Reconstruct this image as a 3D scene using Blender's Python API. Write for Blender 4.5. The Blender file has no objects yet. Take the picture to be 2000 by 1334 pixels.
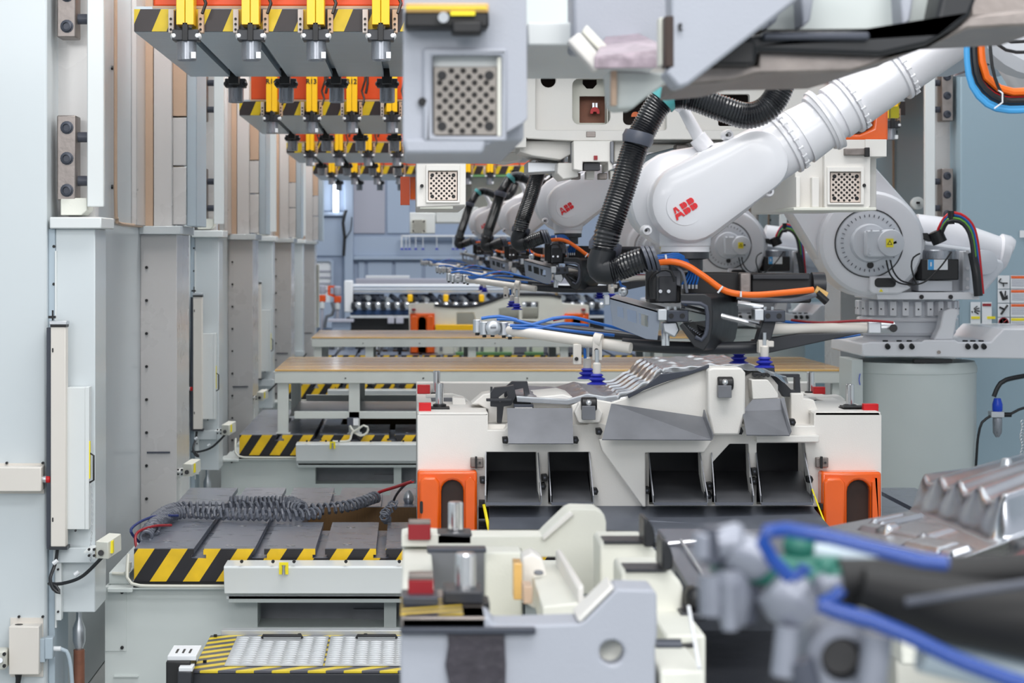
import bpy, bmesh, math, random
from mathutils import Vector, Matrix
random.seed(7)
S = bpy.context.scene
COL = S.collection
PI = math.pi
# ---------------------------------------------------------------- camera, world, lamps, exposure
EYE = 2.2            # camera height; the photograph's horizon lies at row 490, its vanishing point at column 800
cam = bpy.data.cameras.new('camera'); camo = bpy.data.objects.new('camera', cam); COL.objects.link(camo)
camo.location = (0, 0, EYE); camo.rotation_euler = (PI/2, 0, 0)
cam.sensor_width = 36; cam.lens = 72
cam.shift_x = 0.1; cam.shift_y = -0.0885
cam.clip_start = 0.05; cam.clip_end = 200
cam.dof.use_dof = True; cam.dof.focus_distance = 9.8; cam.dof.aperture_fstop = 4.5
S.camera = camo
w = bpy.data.worlds.new('World'); S.world = w; w.use_nodes = True
bg = w.node_tree.nodes['Background']; bg.inputs[0].default_value = (0.86, 0.92, 1.0, 1); bg.inputs[1].default_value = 0.70
S.view_settings.view_transform = 'Standard'; S.view_settings.look = 'None'
S.view_settings.gamma = 1; S.view_settings.use_curve_mapping = False
S.view_settings.exposure = 0.20
def area(name, loc, size, energy, color=(1, .985, .965), rot=(0, 0, 0)):
    l = bpy.data.lights.new(name, 'AREA'); l.shape = 'RECTANGLE'; l.size = size[0]; l.size_y = size[1]
    l.energy = energy; l.color = color
    o = bpy.data.objects.new(name, l); COL.objects.link(o); o.location = loc; o.rotation_euler = rot
    return o
for i, y in enumerate((-2.5, 2.0, 7.7, 13.9, 19.9, 25.9, 32.5)):
    area('hall_lamp', (1.2, y, 6.6), (4.6, 1.5), (150, 170, 190, 200, 200, 210, 300)[i], rot=(math.radians((18, 14, 16, 14, 14, 14, 8)[i]), 0, 0))
for k in range(4): area('press_fill', (-1.42, 10.9+6*k, 5.0), (.15, 1.6), 42, (1, .95, .92))  # fill light added inside each press to brighten the inner column wall
area('aisle_lamp', (-3.0, -5.0, 5.2), (4, 2), 230, rot=(math.radians(66), 0, math.radians(-14)))
area('aisle_lamp', (4.5, -4.0, 5.5), (4, 2), 150, rot=(math.radians(62), 0, math.radians(14)))

# ---------------------------------------------------------------- materials
def srgb(c):
    return tuple(((v/255)/12.92 if v/255 <= .04045 else ((v/255+.055)/1.055)**2.4) for v in c)
MATS = {}
def mat(name, rgb, rough=.5, metal=0., var=.06, scale=6., bump=.0, bscale=60., coat=0., stretch=(1, 1, 1), emit=0.):
    if name in MATS: return MATS[name]
    m = bpy.data.materials.new(name); m.use_nodes = True; nt = m.node_tree; N = nt.nodes; L = nt.links
    b = N['Principled BSDF']; c = srgb(rgb)
    b.inputs['Roughness'].default_value = rough; b.inputs['Metallic'].default_value = metal
    b.inputs['Coat Weight'].default_value = coat; b.inputs['Coat Roughness'].default_value = .12
    tc = N.new('ShaderNodeTexCoord'); mp = N.new('ShaderNodeMapping'); mp.inputs['Scale'].default_value = stretch
    L.new(tc.outputs['Object'], mp.inputs['Vector'])
    if var > 0:
        n = N.new('ShaderNodeTexNoise'); n.inputs['Scale'].default_value = scale; n.inputs['Detail'].default_value = 5
        L.new(mp.outputs[0], n.inputs['Vector'])
        r = N.new('ShaderNodeMix'); r.data_type = 'RGBA'
        r.inputs[6].default_value = tuple(v*(1-var*1.6) for v in c)+(1,); r.inputs[7].default_value = tuple(min(1, v*(1+var)) for v in c)+(1,)
        L.new(n.outputs['Fac'], r.inputs[0]); L.new(r.outputs[2], b.inputs['Base Color'])
        mr = N.new('ShaderNodeMapRange'); mr.inputs[3].default_value = max(.03, rough-.07); mr.inputs[4].default_value = min(1, rough+.1)
        L.new(n.outputs['Fac'], mr.inputs[0]); L.new(mr.outputs[0], b.inputs['Roughness'])
    else: b.inputs['Base Color'].default_value = c+(1,)
    if bump > 0:
        n2 = N.new('ShaderNodeTexNoise'); n2.inputs['Scale'].default_value = bscale; n2.inputs['Detail'].default_value = 3
        L.new(mp.outputs[0], n2.inputs['Vector']); bp = N.new('ShaderNodeBump'); bp.inputs['Strength'].default_value = bump
        bp.inputs['Distance'].default_value = .004; L.new(n2.outputs['Fac'], bp.inputs['Height']); L.new(bp.outputs[0], b.inputs['Normal'])
    if emit:
        b.inputs['Emission Color'].default_value = c+(1,); b.inputs['Emission Strength'].default_value = emit
    MATS[name] = m; return m
def hazard(name, period, lean, axis='z', frac=.5, yel=(240, 196, 20), blk=(26, 24, 30), rough=.4):
    m = bpy.data.materials.new(name); m.use_nodes = True; nt = m.node_tree; N = nt.nodes; L = nt.links
    b = N['Principled BSDF']; b.inputs['Roughness'].default_value = rough
    tc = N.new('ShaderNodeTexCoord'); sp = N.new('ShaderNodeSeparateXYZ'); L.new(tc.outputs['Object'], sp.inputs[0])
    mu = N.new('ShaderNodeMath'); mu.operation = 'MULTIPLY'; mu.inputs[1].default_value = -lean
    L.new(sp.outputs[{'z': 2, 'y': 1}[axis]], mu.inputs[0])
    ad = N.new('ShaderNodeMath'); ad.operation = 'ADD'; L.new(sp.outputs[0], ad.inputs[0]); L.new(mu.outputs[0], ad.inputs[1])
    dv = N.new('ShaderNodeMath'); dv.operation = 'DIVIDE'; dv.inputs[1].default_value = period; L.new(ad.outputs[0], dv.inputs[0])
    fr = N.new('ShaderNodeMath'); fr.operation = 'FRACT'; L.new(dv.outputs[0], fr.inputs[0])
    gt = N.new('ShaderNodeMath'); gt.operation = 'GREATER_THAN'; gt.inputs[1].default_value = 1-frac; L.new(fr.outputs[0], gt.inputs[0])
    mx = N.new('ShaderNodeMix'); mx.data_type = 'RGBA'; mx.inputs[6].default_value = srgb(blk)+(1,); mx.inputs[7].default_value = srgb(yel)+(1,)
    L.new(gt.outputs[0], mx.inputs[0])
    n = N.new('ShaderNodeTexNoise'); n.inputs['Scale'].default_value = 9; n.inputs['Detail'].default_value = 6
    L.new(tc.outputs['Object'], n.inputs['Vector'])
    mr = N.new('ShaderNodeMapRange'); mr.inputs[1].default_value = .35; mr.inputs[2].default_value = .7; mr.inputs[3].default_value = 1.; mr.inputs[4].default_value = .8
    L.new(n.outputs['Fac'], mr.inputs[0])
    m2 = N.new('ShaderNodeMix'); m2.data_type = 'RGBA'; m2.blend_type = 'MULTIPLY'; m2.inputs[0].default_value = 1
    L.new(mx.outputs[2], m2.inputs[6]); L.new(mr.outputs[0], m2.inputs[7]); L.new(m2.outputs[2], b.inputs['Base Color'])
    MATS[name] = m; return m
M_col = mat('column_paint', (208, 215, 218), .34, var=.04, scale=1.2, coat=.25)
M_colw = mat('column_paint_light', (220, 224, 224), .38, var=.04, scale=2, coat=.2)
M_colb = mat('column_paint_blue', (176, 190, 200), .4, var=.04, scale=1.5)
M_inner = mat('inner_wall_paint', (206, 204, 203), .26, var=.05, scale=1.5, coat=.3)
M_tan = mat('tan_and_reflection', (200, 172, 148), .45, var=.08)  # tan of small parts, also the orange reflection painted on the rear columns
M_panel = mat('right_frame_paint', (150, 172, 184), .42, var=.03, scale=1.)
M_bed = mat('bed_paint', (205, 212, 210), .42, var=.05, scale=2.5, coat=.1)
M_white = mat('die_white', (232, 229, 224), .45, var=.03, scale=5, bump=.12, bscale=160)
M_cream = mat('die_cream', (226, 226, 216), .5, var=.05, scale=7, bump=.15, bscale=120)
M_shade = mat('die_shaded_white', (168, 172, 182), .5, var=.05, scale=5, bump=.2, bscale=140)  # die white darkened and cooled: shade on the near dies is painted in
M_robot = mat('robot_white', (226, 226, 230), .33, var=.02, scale=4, coat=.3)
M_robotg = mat('robot_grey_white', (205, 208, 214), .4, var=.03, scale=5)
M_steel = mat('bright_steel', (186, 188, 192), .3, 1., var=.1, scale=12, bump=.08, stretch=(1, 8, 1))
M_bolst = mat('bolster_steel', (134, 140, 154), .28, .55, var=.2, scale=5, bump=.1, bscale=30, stretch=(1, 5, 1))
M_under = mat('slide_steel', (184, 196, 206), .36, .4, var=.18, scale=7, bump=.1, stretch=(.6, 8, 1))
M_foreblk = mat('tool_black', (12, 12, 14), .6, var=0)
M_fore = mat('tool_grey', (150, 154, 166), .35, .35, var=.12, scale=20)
M_foreb = mat('tool_blue_hose', (16, 66, 150), .22, var=.05)
M_worn = mat('worn_steel', (150, 142, 138), .4, .8, var=.3, scale=14, bump=.25, bscale=40)
M_sheet = mat('dark_sheet_steel', (128, 130, 136), .4, .4, var=.18, scale=7)
M_deck = mat('deck_steel', (116, 121, 132), .34, .45, var=.2, scale=6)
M_pan = mat('stamped_sheet', (196, 199, 206), .22, 1., var=.1, scale=8)
M_chrome = mat('chrome', (228, 228, 230), .16, .9, var=0)
M_alu = mat('aluminium', (205, 208, 212), .35, .9, var=.06, scale=14)
M_motor = mat('motor_alu', (158, 162, 170), .28, .6, var=.12, scale=30, stretch=(6, 6, .4))
M_black = mat('black_plastic', (22, 22, 25), .45, var=.1)
M_rubber = mat('black_rubber', (30, 32, 36), .38, var=.12, scale=20)
M_hose = mat('black_hose', (22, 23, 27), .22, var=.05, scale=20, coat=.4)
M_clamp = mat('grey_hose_clamp', (74, 78, 90), .4, var=.05)
M_carbon = mat('dark_carbon', (46, 48, 54), .38, var=.15, scale=14)
M_carbon2 = mat('charcoal_metal', (70, 74, 84), .38, .4, var=.1, scale=14)
M_yel = mat('clamp_yellow', (255, 196, 6), .4, var=.03, coat=.2)
M_orange = mat('orange_enamel', (238, 96, 8), .22, var=.08, scale=9, coat=.6)
M_orange2 = mat('orange_paint', (226, 84, 26), .4, var=.05)
M_cable_o = mat('orange_cable', (246, 112, 24), .35, var=.03)
M_brown = mat('dark_brown', (52, 34, 26), .5, var=.3, scale=20)  # dark brown of hook recesses, die cavities and a rubber strip
M_red = mat('red_block', (204, 14, 24), .4, var=.08)
M_redd = mat('dark_red_block', (146, 20, 32), .4, var=.08)
M_logo = mat('logo_red', (226, 22, 34), .4, var=0)
M_blue = mat('blue_hose', (34, 104, 188), .3, var=.04)
M_blue2 = mat('deep_blue_hose', (16, 70, 205), .3, var=.05)
M_cup = mat('blue_cup', (44, 52, 168), .4, var=.04)
M_teal = mat('teal_strap', (70, 148, 150), .5, var=.05)
M_green = mat('green_joint', (38, 110, 96), .45, var=.1)
M_greenc = mat('green_cable', (92, 150, 46), .4, var=.04)
M_grn = mat('green_bar', (96, 142, 92), .5, var=.08)
M_slat = mat('amber_slat', (222, 178, 106), .22, var=.2, scale=3, coat=.35, stretch=(.5, 6, 6))
M_slatb = mat('amber_slat_dark', (190, 140, 72), .25, var=.22, scale=3, coat=.35, stretch=(.5, 6, 6))
M_slatm = mat('table_paint', (206, 210, 206), .42, var=.05)
M_beige = mat('beige_box', (222, 216, 208), .45, var=.02)
M_beige2 = mat('beige_housing', (206, 206, 196), .45, var=.03)
M_tread = mat('tread_plate', (190, 193, 196), .35, .3, var=.06, scale=12)
M_coil = mat('coil_cable', (104, 108, 118), .4, var=.06, scale=30)
M_pit = mat('pit_brown', (104, 74, 36), .5, var=.3, scale=30, stretch=(8, 1, .5))
M_rust = mat('rusty_pipe', (140, 92, 72), .55, .2, var=.2, scale=30)
M_floor = mat('floor_paint', (160, 165, 165), .5, var=.12, scale=1.5)
M_wall = mat('far_wall_blue', (160, 174, 196), .6, var=.04, scale=.8)
M_wall2 = mat('far_panel', (172, 186, 206), .5, var=.04, scale=.8)
M_wallg = mat('far_panel_grey', (178, 178, 190), .5, var=.05, scale=.8)
M_lamp = mat('lamp_tube', (235, 244, 255), .5, var=0, emit=6)
M_beyond = mat('beyond_door', (240, 242, 244), .6, var=.05)
M_dirty = mat('near_patch', (58, 54, 62), .5, var=.35, scale=40, bump=.8, bscale=60)
M_lab = mat('label_white', (230, 232, 235), .5, var=0)
M_labb = mat('label_blue', (70, 160, 220), .5, var=0)
M_laby = mat('label_yellow', (240, 222, 30), .5, var=0)
M_hole = mat('hole_dark', (30, 26, 24), .6, var=0)
M_ceil = mat('perf_plate', (222, 208, 198), .45, .3, var=.06, scale=10)
M_ceil2 = mat('near_perf_plate', (148, 142, 136), .4, .4, var=.1, scale=6)
H_bol = hazard('bolster_hazard', .157, .66)
H_sli = hazard('slide_hazard', .168, .42, frac=.42, yel=(226, 196, 18), blk=(44, 36, 38))
H_mat = hazard('platform_hazard', .15, 1.4, axis='y', frac=.5, yel=(232, 205, 50), blk=(84, 84, 92))
H_near = hazard('near_hazard', .12, 2.6, axis='y', frac=.45, yel=(222, 190, 70), blk=(62, 58, 66))

# ---------------------------------------------------------------- geometry helpers
F = 4000.0
def P(px, py, D): return Vector(((px-800)*D/F, D, EYE-(py-490)*D/F))     # a point of the photograph at distance D
def X(px, D): return (px-800)*D/F
def Z(py, D): return EYE-(py-490)*D/F
def catmull(pts, step):
    pts = [Vector(p) for p in pts]; out = []
    n = len(pts)
    for i in range(n-1):
        p0 = pts[max(i-1, 0)]; p1 = pts[i]; p2 = pts[i+1]; p3 = pts[min(i+2, n-1)]
        m = max(1, int((p2-p1).length/step))
        for j in range(m):
            t = j/m
            out.append(.5*((2*p1)+(-p0+p2)*t+(2*p0-5*p1+4*p2-p3)*t*t+(-p0+3*p1-3*p2+p3)*t**3))
    out.append(pts[-1]); return out
class MB:
    def __init__(s, org=(0, 0, 0), mir=None): s.bm = bmesh.new(); s.o = Vector(org); s.mir = mir
    def v(s, p): return s.bm.verts.new(Vector(p))
    def prism(s, pts, d):
        d = Vector(d); a = [s.v(p) for p in pts]; b = [s.v(Vector(p)+d) for p in pts]; n = len(a)
        fs = [s.bm.faces.new(a), s.bm.faces.new(b[::-1])]
        for i in range(n): fs.append(s.bm.faces.new((a[i], b[i], b[(i+1) % n], a[(i+1) % n])))
        bmesh.ops.recalc_face_normals(s.bm, faces=fs); return s
    def box(s, x0, x1, y0, y1, z0, z1):
        return s.prism([(x0, y0, z0), (x1, y0, z0), (x1, y0, z1), (x0, y0, z1)], (0, y1-y0, 0))
    def pb(s, x0, y0, x1, y1, D, dep):           # box whose near face covers that rectangle of the photograph at distance D
        return s.box(X(x0, D), X(x1, D), D, D+dep, Z(y1, D), Z(y0, D))
    def pp(s, pix, D, dep): return s.prism([P(x, y, D) for x, y in pix], (0, dep, 0))
    def plate(s, outer, holes, D, dep):
        loops = [outer]+holes; ed = []
        for lp in loops:
            vs = [s.v(P(x, y, D)) for x, y in lp]
            for i in range(len(vs)): ed.append(s.bm.edges.new((vs[i], vs[(i+1) % len(vs)])))
        r = bmesh.ops.triangle_fill(s.bm, use_beauty=True, use_dissolve=False, edges=ed)
        fs = [g for g in r['geom'] if isinstance(g, bmesh.types.BMFace)]
        e = bmesh.ops.extrude_face_region(s.bm, geom=fs)
        nv = [g for g in e['geom'] if isinstance(g, bmesh.types.BMVert)]
        bmesh.ops.translate(s.bm, verts=nv, vec=(0, dep, 0))
        allf = set(fs)
        for v_ in nv: allf.update(v_.link_faces)
        for f in list(fs):
            for v_ in f.verts: allf.update(v_.link_faces)
        bmesh.ops.recalc_face_normals(s.bm, faces=list(allf)); return s
    def rings(s, rs, cap0=True, cap1=True, closed=False):
        V = [[s.v(p) for p in r] for r in rs]; n = len(V[0]); fs = []
        m = len(V)
        for i in range(m if closed else m-1):
            a = V[i]; b = V[(i+1) % m]
            for j in range(n): fs.append(s.bm.faces.new((a[j], a[(j+1) % n], b[(j+1) % n], b[j])))
        if not closed:
            if cap0: fs.append(s.bm.faces.new(V[0][::-1]))
            if cap1: fs.append(s.bm.faces.new(V[-1]))
        bmesh.ops.recalc_face_normals(s.bm, faces=fs); return s
    def tube(s, pts, r, n=10, caps=True):
        pts = [Vector(p) for p in pts]; m = len(pts)
        rr = r if isinstance(r, (list, tuple)) else [r]*m
        T = [(pts[min(i+1, m-1)]-pts[max(i-1, 0)]).normalized() for i in range(m)]
        up = Vector((0, 0, 1)) if abs(T[0].z) < .9 else Vector((0, 1, 0))
        u = T[0].cross(up).normalized(); rs = []
        for i in range(m):
            u = (u-T[i]*u.dot(T[i])).normalized(); w_ = T[i].cross(u)
            rs.append([pts[i]+(u*math.cos(2*PI*j/n)+w_*math.sin(2*PI*j/n))*rr[i] for j in range(n)])
        return s.rings(rs, caps, caps)
    def cyl(s, a, b, r, n=20, r2=None): return s.tube([a, b], [r, r if r2 is None else r2], n)
    def lathe(s, c, ax, prof, n=28):              # prof: (radius, height along ax)
        c = Vector(c); ax = Vector(ax).normalized(); up = Vector((0, 0, 1)) if abs(ax.z) < .9 else Vector((0, 1, 0))
        u = ax.cross(up).normalized(); w_ = ax.cross(u)
        rs = [[c+ax*h+(u*math.cos(2*PI*j/n)+w_*math.sin(2*PI*j/n))*max(r, 1e-4) for j in range(n)] for r, h in prof]
        return s.rings(rs)
    def capsule(s, c1, r1, c2, r2, prof, n=14):   # rounded bar in the XZ plane; prof: (scale, offset in Y)
        c1 = Vector(c1); c2 = Vector(c2); d = c2-c1; L = math.hypot(d.x, d.z); th = math.atan2(d.z, d.x)
        al = math.asin(max(-.99, min(.99, (r1-r2)/max(L, 1e-6)))); rs = []
        for k, dy in prof:
            ring = []
            for j in range(n+1):
                a = th+PI/2-al+(PI+2*al)*j/n; ring.append(c1+Vector((math.cos(a), 0, math.sin(a)))*r1*k+Vector((0, dy, 0)))
            for j in range(n+1):
                a = th-PI/2+al+(PI-2*al)*j/n; ring.append(c2+Vector((math.cos(a), 0, math.sin(a)))*r2*k+Vector((0, dy, 0)))
            rs.append(ring)
        return s.rings(rs)
    def ball(s, c, r, sc=(1, 1, 1), n=12):
        rs = []
        for i in range(1, n//2+3):
            a = PI*i/(n//2+3); rs.append([Vector(c)+Vector((math.sin(a)*math.cos(2*PI*j/n)*sc[0], math.sin(a)*math.sin(2*PI*j/n)*sc[1], math.cos(a)*sc[2]))*r for j in range(n)])
        return s.rings(rs)
    def grid(s, xs, ys, zf, thick=.002):
        V = [[s.v((x, y, zf(x, y))) for x in xs] for y in ys]; B = [[s.v((x, y, zf(x, y)-thick)) for x in xs] for y in ys]; fs = []
        for j in range(len(ys)-1):
            for i in range(len(xs)-1):
                fs.append(s.bm.faces.new((V[j][i], V[j][i+1], V[j+1][i+1], V[j+1][i])))
                fs.append(s.bm.faces.new((B[j][i], B[j+1][i], B[j+1][i+1], B[j][i+1])))
        n, m = len(ys)-1, len(xs)-1
        for j in range(n):
            s.bm.faces.new((V[j][0], V[j+1][0], B[j+1][0], B[j][0])); s.bm.faces.new((V[j][m], B[j][m], B[j+1][m], V[j+1][m]))
        for i in range(m):
            s.bm.faces.new((V[0][i], B[0][i], B[0][i+1], V[0][i+1])); s.bm.faces.new((V[n][i], V[n][i+1], B[n][i+1], B[n][i]))
        return s
    def rot(s, ax, ang, c):
        bmesh.ops.rotate(s.bm, verts=s.bm.verts, cent=Vector(c), matrix=Matrix.Rotation(ang, 3, ax)); return s
    def move(s, d): bmesh.ops.translate(s.bm, verts=s.bm.verts, vec=Vector(d)); return s
    def done(s, name, m, parent=None, bevel=0., label=None, seg=2, ang=32):
        org = s.o
        if parent is not None:
            r = parent
            while r.parent is not None: r = r.parent
            org = r.location
        if s.mir is not None:
            for v_ in s.bm.verts: v_.co.x = 2*s.mir-v_.co.x
            bmesh.ops.reverse_faces(s.bm, faces=s.bm.faces)
        mo = org.copy()
        bmesh.ops.translate(s.bm, verts=s.bm.verts, vec=-mo)
        me = bpy.data.meshes.new(name); s.bm.to_mesh(me); s.bm.free(); me.materials.append(m)
        me.shade_smooth(); me.set_sharp_from_angle(angle=math.radians(ang))
        o = bpy.data.objects.new(name, me); COL.objects.link(o)
        if parent is not None: o.parent = parent
        else: o.location = mo
        if bevel:
            md = o.modifiers.new('bevel', 'BEVEL'); md.width = bevel; md.segments = seg; md.limit_method = 'ANGLE'; md.angle_limit = math.radians(40)
        if label: o['label'] = label
        return o
def tag(o, label, cat, group=None):
    o['label'] = label; o['category'] = cat
    if group: o['group'] = group
    return o
def thing(name, label, cat, loc, group=None):
    o = bpy.data.objects.new(name, None); COL.objects.link(o); o.location = loc; o.empty_display_size = .1
    return tag(o, label, cat, group)
def struct(name, mb, m, bevel=0.):
    o = mb.done(name, m, bevel=bevel); o['kind'] = 'structure'; return o
KIDS = {}
def kids(o): return [c for c in bpy.data.objects if c.parent == o]
def cp(o, parent=None, d=None, label=None):
    c = o.copy(); COL.objects.link(c)
    if parent is not None: c.parent = parent
    if d is not None: c.location = o.location+Vector(d)
    if label: c['label'] = label
    return c
def dup(root, d, label=None):
    r = cp(root, None, d, label)
    for a in list(root.children):
        ca = cp(a, r)
        for b in list(a.children): cp(b, ca)
    return r
def arc(cx, cy, r, a0, a1, n): return [(cx+r*math.cos(math.radians(a0+(a1-a0)*i/n)), cy-r*math.sin(math.radians(a0+(a1-a0)*i/n))) for i in range(n+1)]
ORD = ['nearest', 'second', 'third', 'fourth']
STEP = 6.0
# ================================================================ the hall
struct('floor', MB((1, 18, 0)).box(-8, 10, -8, 46, -.1, 0), M_floor)
wb = MB((0, 40, 0)); wb.box(-8, 10, 40, 40.2, 0, 9)
wb = struct('wall_back', wb, M_wall)
def wallpart(name, x0, y0, x1, y1, D, dep, m, bev=0): return MB().pb(x0, y0, x1, y1, D, dep).done(name, m, wb, bevel=bev)
for (x0, y0, x1, y1, m) in ((614, 346, 674, 412, M_wall2), (614, 424, 674, 500, M_wall2), (690, 346, 752, 456, M_wallg), (756, 346, 800, 456, M_wall2), (700, 510, 712, 545, M_wall2),
                            (718, 510, 766, 545, M_wall2), (772, 510, 824, 545, M_wall2), (830, 510, 880, 545, M_wall2), (690, 462, 930, 500, M_wall2)):
    wallpart('wall_panel', x0, y0, x1, y1, 39.96, .04, m, .01)
for (x0, y0, x1, y1) in ((672, 330, 690, 640), (690, 500, 1000, 508), (612, 414, 672, 422), (800, 460, 1000, 470)):
    wallpart('wall_beam', x0, y0, x1, y1, 39.85, .12, M_wall2, .02)
struct('wall_left', MB((-7, 18, 0)).box(-8, -7.8, -8, 40, 0, 9), M_col)
struct('wall_right', MB((9, 18, 0)).box(9.8, 10, -8, 40, 0, 9), M_col)
d1 = MB((X(632, 39.7), 39.7, 0)); d1.plate([(612, 506)]+[(646, 506), (651, 511), (651, 640), (612, 640)], [[(617, 513), (619, 510), (643, 510), (647, 514), (647, 590), (617, 590)]], 39.75, .08)
door = struct('door_1', d1, M_wall2)
MB().pb(617, 510, 647, 590, 39.82, .01).done('door_window', M_beyond, door)
for yy in (528, 540, 552, 566): MB().pb(618, yy, 647, yy+2.5, 39.78, .02).done('door_bar', M_wallg, door)
lt = thing('tube_lamp', 'vertical glowing tube lamp on the far blue wall', 'lamp', P(656, 415, 39.8))
MB().pb(652, 352, 661, 416, 39.85, .04).done('lamp_base', M_colb, lt)
MB().cyl(P(656, 354, 39.75), P(656, 414, 39.75), .05, 12).done('tube', M_lamp, lt)
fc = MB(P(672, 500, 39.7)); fc.tube(catmull([P(676, 410, 39.7), P(670, 435, 39.7), P(673, 462, 39.7), P(671, 500, 39.7)], .1), .03, 6)
tag(fc.done('wall_cable', M_black), 'black cable hanging down the far blue wall beside the lamp', 'cable')
fc = MB(P(688, 480, 39.7)); fc.tube(catmull([P(687, 424, 39.7), P(685, 450, 39.7), P(675, 466, 39.7), P(672, 474, 39.7)], .1), .012, 6)
tag(fc.done('wall_cable', M_black), 'thin black cable curving below a hook on the far wall', 'cable')

# ================================================================ press frames
CX = 1.23
def bolt(parent, x, y, z, r=.009, mir=None, axis=(0, -1, 0), name='bolt', m=None):
    return MB(mir=mir).cyl((x, y, z), Vector((x, y, z))+Vector(axis)*.012, r, 8).done(name, m or M_black, parent)
def make_column(mir, k, label):
    px = -1.6 if mir is None else 2*CX+1.6
    c = thing('press_column', label, 'machine column', (px, 9.2, 0), 'columns of the press line')
    B = lambda: MB(mir=mir)
    B().box(-3.2, -1.63, 9.2, 13.0, 0, 6.5).done('frame', M_col, c, bevel=.012)
    B().box(-1.63, -1.60, 9.24, 9.6, 0, 2.30).done('corner_strip', M_colb, c, bevel=.004)
    B().box(-1.60, -1.42, 9.25, 9.58, .567, 2.30).done('lower_panel', M_col, c, bevel=.005)
    B().box(-1.60, -1.592, 9.235, 9.26, .5, 2.2).done('flange', M_colw, c)
    B().box(-1.618, -1.385, 9.2, 9.6, 2.30, 2.352).done('ledge', M_colw, c, bevel=.006)
    B().box(-1.46, -1.385, 9.27, 9.31, 2.40, 6.5).done('guide_strip', M_colw, c, bevel=.004)
    B().box(-1.63, -1.46, 9.5, 9.62, 2.35, 6.5).done('guide_back', M_inner, c)
    B().prism([(-1.585, 9.3, 2.362), (-1.49, 9.3, 2.362), (-1.465, 9.3, 2.385), (-1.465, 9.3, 2.44), (-1.585, 9.3, 2.44)], (0, .18, 0)).done('guide_foot', M_cream, c, bevel=.004)
    for z0, z1, bz in ((2.43, 2.816, (2.475, 2.62, 2.76)), (3.17, 3.56, (3.22, 3.36, 3.5))):
        g = B().box(-1.602, -1.516, 9.3, 9.44, z0, z1).done('gib_block', M_worn, c, bevel=.006)
        for z in bz:
            n = B(); n.lathe((-1.556, 9.301, z), (0, -1, 0), [(.030, 0), (.030, .004), (.024, .005), (.024, .022), (.016, .024), (.016, .012), (.002, .012)], 14); n.done('gib_bolt', M_carbon2, g)
        for z in (z0+.09, z0+.29):
            B().cyl((-1.516, 9.37, z), (-1.468, 9.37, z), .024, 14).done('side_bolt', M_clamp, g)
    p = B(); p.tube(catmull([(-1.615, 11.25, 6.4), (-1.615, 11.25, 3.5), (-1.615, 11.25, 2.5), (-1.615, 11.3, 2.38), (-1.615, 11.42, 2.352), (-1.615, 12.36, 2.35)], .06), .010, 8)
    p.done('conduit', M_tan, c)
    for z in (2.55, 3.2): 
        for dy in (-.06, .06): bolt(c, -1.632, 11.25+dy, z, .012, mir, (1, 0, 0))
    B().box(-1.60, -1.555, 12.41, 12.46, 2.352, 6.5).done('tan_and_reflection', M_tan, c)  # added strip, its tan stands in for orange reflected on the column
    B().box(-1.63, -1.60, 12.0, 12.42, 2.352, 6.5).done('edge_strip', M_inner, c, bevel=.003)
    B().box(-1.63, -1.41, 12.4, 13.1, 0, 2.30).done('rear_panel', M_inner, c, bevel=.004)
    B().box(-1.63, -1.38, 12.33, 13.14, 2.30, 2.35).done('rear_ledge', M_col, c, bevel=.004)
    B().box(-1.55, -1.44, 12.4, 13.1, 2.35, 6.5).done('rear_strip', M_inner, c, bevel=.004)
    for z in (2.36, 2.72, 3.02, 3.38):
        B().box(-1.44, -1.36, 12.46, 12.6, z, z+(.35 if z not in (2.72, 3.02) else (.29 if z == 2.72 else .35))).done('rear_filler', M_tan if z > 3 else M_inner, c, bevel=.003)  # upper fillers take tan for the orange reflected high on the column
    B().box(-1.36, -1.30, 12.5, 13.1, 2.35, 6.5).done('rear_guide_strip', M_colb, c, bevel=.004)
    for i in range(10): bolt(c, -1.592, 12.4, .3+i*.2, .009, mir)
    for z in (1.0, 1.5, 2.05, 2.22): bolt(c, -1.605, 9.25, z, .007, mir)
    B().box(-1.59, -1.45, 12.39, 12.4, .975, .985).done('seam', M_clamp, c)
    B().box(-1.60, -1.40, 9.19, 9.25, .80, .868).done('sensor_bracket', M_col, c, bevel=.003)
    B().box(-1.59, -1.565, 9.2, 9.25, .54, .80).done('bracket_strip', M_colw, c, bevel=.002)
    for bz in (.58, .77): bolt(c, -1.578, 9.2, bz, .005, mir)
    # hanging lower end, pipe and cables at the foot
    q = B(); q.tube([(-1.525, 9.45, .567), (-1.525, 9.45, .5), (-1.525, 9.45, .46), (-1.525, 9.45, .4), (-1.525, 9.45, .36)], [.014, .014, .03, .03, .016], 12); q.done('pipe_fitting', M_alu, c)
    B().cyl((-1.525, 9.45, .36), (-1.525, 9.45, .02), .026, 12).done('drain_pipe', M_rust, c)
    return c
names = ['first press', 'second press', 'third press', 'farthest press']
c0 = make_column(None, 0, 'pale grey painted steel column at left edge, nearest of the left row, steel gib blocks')
for k in range(1, 4): dup(c0, (0, k*STEP, 0), 'pale grey press column, %s of the left row counted from the camera' % ORD[k])
r1 = make_column(CX, 1, 'blue grey press column right behind the nearest robot, warning signs on its face')
r1.location.y += STEP
for o in r1.children:
    if o.name.startswith('frame'): o.data.materials[0] = M_panel
r2 = dup(r1, (0, STEP, 0), 'pale press column on the right, behind the farther robot base')
r3 = dup(r1, (0, 2*STEP, 0), 'pale press column on the right, farthest of the right row')

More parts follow.
